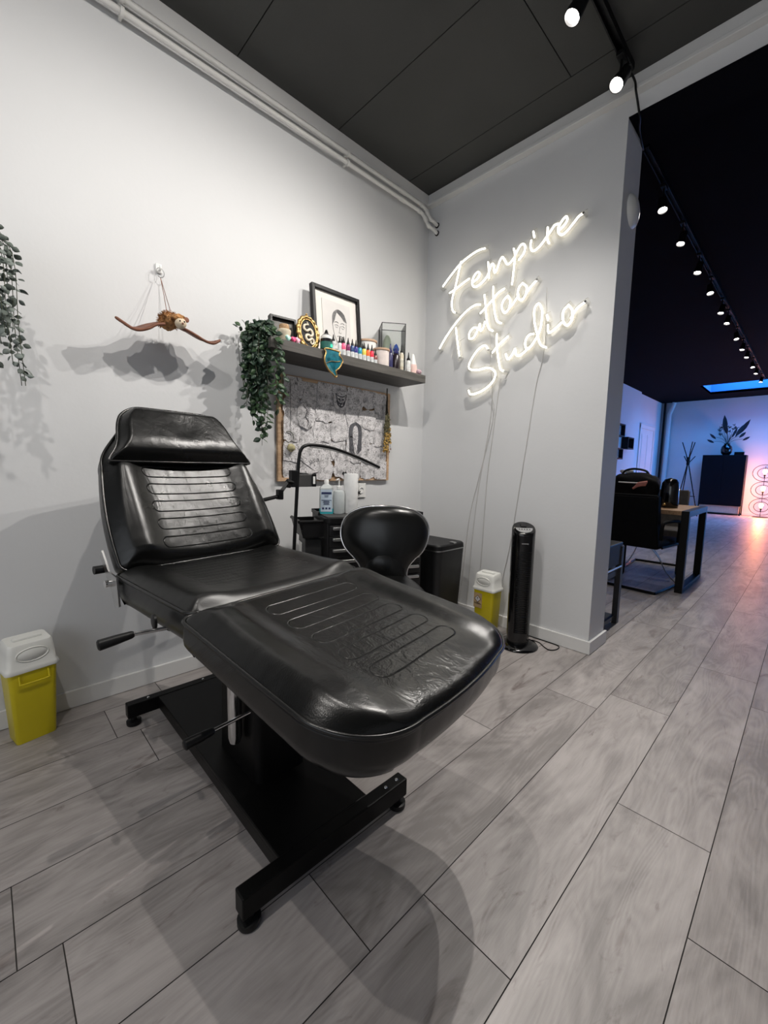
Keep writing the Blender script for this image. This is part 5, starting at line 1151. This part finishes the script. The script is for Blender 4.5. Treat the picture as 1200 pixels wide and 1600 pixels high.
# table
t=thing('work_table','wooden table with black square steel frame legs in the back room','table',(2.40,-.45,0))
bm=BM(); box(bm,-.44,.44,-.965,1.0,.715,.755,.003); obj('tabletop',bm,M['oak2'] if 'oak2' in M else wood_mat('brown_tabletop',(.22,.12,.06),(.36,.22,.12)),t)
for y in (-.99,1.02):
    bm=BM()
    for x in (-.44,.40): box(bm,x,x+.06,y-.035,y+.025,0,.755,.002)
    box(bm,-.38,.40,y-.035,y+.025,0,.04,.002); box(bm,-.38,.40,y-.035,y+.025,.70,.755,.002); obj('frame_leg',bm,M['base'],t)
fab=mat('black_upholstery',(.004,.004,.0045),.8,spec=.15,nscale=30,namt=.2,bump=.5,bscale=150); fab2=mat('taupe_upholstery',(.085,.075,.068),.8,nscale=30,namt=.15,bump=.5,bscale=150)
def cantilever(loc,rz,lab,fb,arms=True):
    t=thing('dining_chair',lab,'chair',loc,rz)   # faces +x ; back at -x
    bm=BM(); box(bm,-.24,.26,-.235,.235,.40,.48,.03,seg=3); obj('seat',bm,fb,t,smooth=40)
    bm=BM()
    prism(bm,[(-.24,.40),(-.30,.62),(-.34,.885),(-.325,.90),(-.27,.895),(-.245,.66),(-.19,.47)],lambda p,q:(p[0],-.235+.47*q,p[1])); bmesh.ops.bevel(bm,geom=bm.edges[:],offset=.012,segments=2,affect='EDGES'); obj('backrest',bm,fb,t,smooth=40)
    for s_ in (-1,1):
        bm=BM(); tube(bm,[(-.20,s_*.25,.42),(.24,s_*.25,.42),(.27,s_*.25,.40),(.27,s_*.25,.03),(.25,s_*.25,.012),(-.27,s_*.25,.012)],.0125,4); obj('frame_leg',bm,M['base'],t)
        if arms:
            bm=BM(); tube(bm,smoothpath([(-.26,s_*.255,.50),(-.27,s_*.262,.62),(-.20,s_*.262,.655),(.10,s_*.262,.645),(.16,s_*.262,.60),(.17,s_*.255,.44)],4),.016,8); obj('armrest',bm,fb,t,smooth=50)
    bm=BM(); tube(bm,[(-.27,-.25,.012),(-.27,.25,.012)],.0125,4); obj('floor_bar',bm,M['base'],t)
    bm=BM(); tube(bm,smoothpath([(-.10,-.12,.40),(-.0,-.16,.30),(.12,-.20,.14),(.25,-.24,.03)],5),.005,6); tube(bm,smoothpath([(-.05,-.12,.40),(.02,-.16,.30),(.05,-.18,.24)],5),.005,6); obj('brace_wire',bm,M['steel'],t)
cantilever((2.02,-1.10,0),-.12,'black armchair on a sled frame pushed up to the near side of the wooden table',fab)
cantilever((2.98,-1.02,0),PI+.05,'taupe chair at the far side of the wooden table, only its back showing',fab2,False)
cantilever((2.02,-.30,0),.05,'dark chair at the wooden table next to the armchair, mostly hidden by the partition',fab)
# black holdall on the table
t=thing('black_bag','bulging black holdall with a pale stripe standing on the wooden table','bag',(2.32,-.935,.757))
bm=BM(); bmesh.ops.create_uvsphere(bm,u_segments=36,v_segments=22,radius=1)
for v in bm.verts:
    c_=v.co; k=lambda a:math.copysign(abs(a)**.65,a); q=Vector((k(c_.x)*.14,k(c_.y)*.215,k(c_.z)*.165)); q*=1+.10*noise.noise(c_*2.3); v.co=q+Vector((0,0,.165))
bag=obj('bag_body',bm,fab,t,smooth=0)
bm=BM(); tube(bm,smoothpath([(-.03,-.12,.30),(-.03,-.09,.352),(-.03,.02,.372),(-.03,.10,.350),(-.03,.13,.30)],5),.011,8); obj('carry_handle',bm,M['plastic'],t,smooth=60)
bm=BM(); tube(bm,smoothpath([(-.150,.12,.235),(-.158,.0,.232),(-.152,-.10,.232)],5),.0065,6); obj('pale_zip',bm,M['whiteplastic'],t)
bm=BM(); 
for k in range(4): tube(bm,smoothpath([(-.160,-.02-.012*k,.175+.012*k),(-.172,-.07,.205+.008*k),(-.160,-.13-.004*k,.215+.010*k)],4),.011,8)
obj('pink_tag',bm,mat('dusky_pink_fabric',(.50,.20,.16),.7,nscale=20,namt=.15),t,smooth=60)
bm=BM(); lathe(bm,[(0,0),(.055,.0),(.065,.02),(.06,.035),(.0,.04)],n=24,c=(.03,.10,.325)); obj('white_lid',bm,M['whiteplastic'],t,smooth=50)
t=thing('round_case','round glossy black case beside the holdall on the table edge','case',(2.30,-1.243,.757))
bm=BM(); lathe(bm,[(0,0),(.075,0),(.08,.02),(.075,.20),(.07,.24),(.05,.275),(0,.29)],n=28); obj('case_body',bm,M['gloss'],t,smooth=50)
bm=BM(); bmesh.ops.create_uvsphere(bm,u_segments=12,v_segments=8,radius=.016,matrix=Matrix.Translation((-.078,.02,.03))); obj('brass_bead',bm,gold,t,smooth=60)
# drawer caddy behind the partition
t=thing('metal_caddy','dark metal cabinet with open lower shelf, just showing behind the partition','cabinet',(.50,-1.13,0))
bm=BM()
for x in (-.20,.20):
    for y in (-.17,.17): box(bm,x-.022,x+.022,y-.018,y+.018,0,.57)
box(bm,-.20,.20,-.17,.17,.03,.06); box(bm,-.20,.20,-.17,.17,.36,.40); obj('frame',bm,mat('dark_grey_steel',(.035,.035,.036),.4,nscale=20,namt=.15),t)
bm=BM(); box(bm,-.215,.215,-.18,.18,.44,.60,.008); obj('drawer_box',bm,mat('grey_steel_drawer',(.03,.03,.03),.45,spec=.2,nscale=20,namt=.1),t)
bm=BM(); box(bm,-.19,.19,-.19,-.178,.42,.432,.002); obj('silver_rail',bm,M['steel'],t)
bm=BM(); box(bm,-.185,.185,.16,.168,.06,.36); obj('back_panel',bm,M['base'],t)
# coat rack
t=thing('coat_rack','thin black tripod coat rack with branching hooks against the blue lit wall','coat rack',(10.5,.07,0))
bm=BM(); 
hooks=[]
cyl(bm,(0,0,1.30),(0,0,1.50),.036,n=12); obj('hub',bm,M['base'],t)
for k in range(3):
    a=2*PI*k/3+.5; bm=BM(); dx,dy=math.cos(a),math.sin(a)
    tube(bm,[(dx*.30,dy*.30,.0),(dx*.02,dy*.02,1.30),(-dx*.03,-dy*.03,1.45)],.012,6); lg=obj('leg',bm,M['base'],t)
    bm=BM(); cyl(bm,(-dx*.02,-dy*.02,1.46),(-dx*.16,-dy*.16,1.88),.011,n=6); cyl(bm,(-dx*.02,-dy*.02,1.30),(dx*.14,dy*.14,1.52),.010,n=6); obj('hook_branch',bm,M['base'],t)
bm=BM(); pts=[(.21*math.cos(2*PI*k/3+.5),.21*math.sin(2*PI*k/3+.5),.50) for k in range(3)]; tube(bm,pts,.009,6,closed=True); obj('brace_ring',bm,M['base'],t)
# black cabinet at the far wall
t=thing('storage_cabinet','tall matt black cabinet on thin legs against the far wall','cabinet',(11.83,-.50,0))
bm=BM(); box(bm,-.19,.19,-.455,.455,.25,1.59,.004); obj('body',bm,mat('matt_black_front',(.003,.003,.006),.5,spec=.2,nscale=5,namt=.1),t)
for s_ in (-1,1):
    bm=BM(); box(bm,-.197,-.191,s_*.226-.220,s_*.226+.220,.27,1.57,.002); obj('door',bm,mat('matt_black_door',(.003,.003,.006),.45,spec=.2,nscale=5,namt=.1),t)
bm=BM()
for x in (-.175,.175):
    for y in (-.44,.44): box(bm,x-.012,x+.012,y-.012,y+.012,0,.25)
box(bm,-.187,-.163,-.428,.428,.02,.04); box(bm,.163,.187,-.428,.428,.02,.04); obj('leg_frame',bm,M['base'],t)
bm=BM(); box(bm,-.16,.16,-.42,.42,.05,.245,.002); obj('lower_crate',bm,wood_mat('pale_crate',(.45,.36,.28),(.60,.50,.40)),t)
# vase with dried stems
t=thing('floor_vase','dark vase with tall dried leaves and feathers on the far black cabinet','vase',(11.83,-.515,1.592))
bm=BM(); lathe(bm,[(0,0),(.07,0),(.115,.06),(.125,.14),(.11,.22),(.07,.27),(.06,.29),(.075,.305),(.06,.305),(.05,.28),(0,.27)],n=32); obj('vase_body',bm,M['gloss'],t,smooth=60)
bl=BM(); bs=BM(); rnd2=random.Random(5)
for (y,z,w_,L2) in ((.10,.98,.055,.50),(.05,.80,.03,.25),(-.34,.86,.05,.45),(-.26,.76,.045,.4),(.36,.60,.03,.22),(.40,.44,.03,.20),(-.33,.62,.035,.2),(-.42,.50,.03,.18),(-.15,.70,.03,.3)):
    P_=smoothpath([(0,0,.28),(rnd2.uniform(-.03,.03),y*.35,.28+(z-.28)*.5),(rnd2.uniform(-.05,.05),y,z*.85)],4); tube(bs,P_,.004,5)
    d=(Vector((0,y,z))-P_[-3]).normalized(); leaf(bl,P_[-2]-d*L2*.45,d,Vector((-1,0,0)),L2,w_,0)
for k in range(16):
    y=rnd2.uniform(-.22,.2); z=rnd2.uniform(.55,.80); P_=smoothpath([(0,0,.28),(0,y*.4,.45),(rnd2.uniform(-.08,.05),y,z)],4); tube(bs,P_,.002,4)
    for _ in range(5): leaf(bl,P_[-1],Vector((rnd2.gauss(0,.5),rnd2.gauss(0,.6),rnd2.gauss(.3,.6))),Vector((-1,0,0)),.06,.008,0)
solid(obj('dried_leaves',bl,mat('dark_dried_leaf',(.018,.014,.018),.8,nscale=20,namt=.3),t),.003); obj('stem',bs,mat('dark_dried_stem',(.03,.02,.02),.8,nscale=20,namt=.3),t)
bm=BM(); box(bm,-.04,.04,-.10,.10,0,.08,.004); tag(obj('small_box',bm,M['base'],loc=(11.80,-.79,1.592)),'small dark box beside the vase on the far cabinet','box')
# three ring lamp
t=thing('ring_lamp','floor lamp of three stacked black double rings around glowing bulbs','floor lamp',(11.72,-1.34,0))
bm=BM(); lathe(bm,[(0,0),(.16,0),(.16,.012),(.02,.02),(0,.02)],n=36); obj('lamp_base',bm,M['black'],t,smooth=40)
bm=BM(); cyl(bm,(.02,0,.01),(.02,0,.10),.006,n=8); tube(bm,[(.035,0,.02),(.035,0,1.30)],.005,6); obj('rod',bm,M['black'],t)
bulbm=mat('warm_bulb',(1,.6,.3),.3,emit=(1,.46,.16),es=22,nscale=4,namt=.01)
for k in range(3):
    zc=.27+k*.43
    for rr_,nm in ((.225,'outer_ring'),(.135,'inner_ring')):
        bm=BM(); tube(bm,[(0,rr_*1.05*math.cos(2*PI*j/48),zc+.0+rr_*.94*math.sin(2*PI*j/48)) for j in range(48)],.0065,6,closed=True); obj(nm,bm,M['black'],t,smooth=60)
    bm=BM(); cyl(bm,(0,0,zc-.13),(0,0,zc-.05),.012,n=12); cyl(bm,(0,0,zc-.07),(0,0,zc-.03),.020,n=14); cyl(bm,(0,0,zc-.13),(.035,0,zc-.13),.005,n=8); obj('bulb_holder',bm,M['black'],t,smooth=40)
    bm=BM(); lathe(bm,[(0,-.035),(.020,-.03),(.040,.015),(.045,.045),(.035,.075),(.015,.09),(0,.092)],n=24,c=(0,0,zc)); obj('bulb',bm,bulbm,t,smooth=60)
    ld=bpy.data.lights.new('bulb_light','POINT'); ld.energy=LAMP_W; ld.color=(1,.30,.09); ld.shadow_soft_size=.045; lo=link(bpy.data.objects.new('bulb_light',ld)); lo.parent=t; lo.location=(-.08,0,zc+.03)
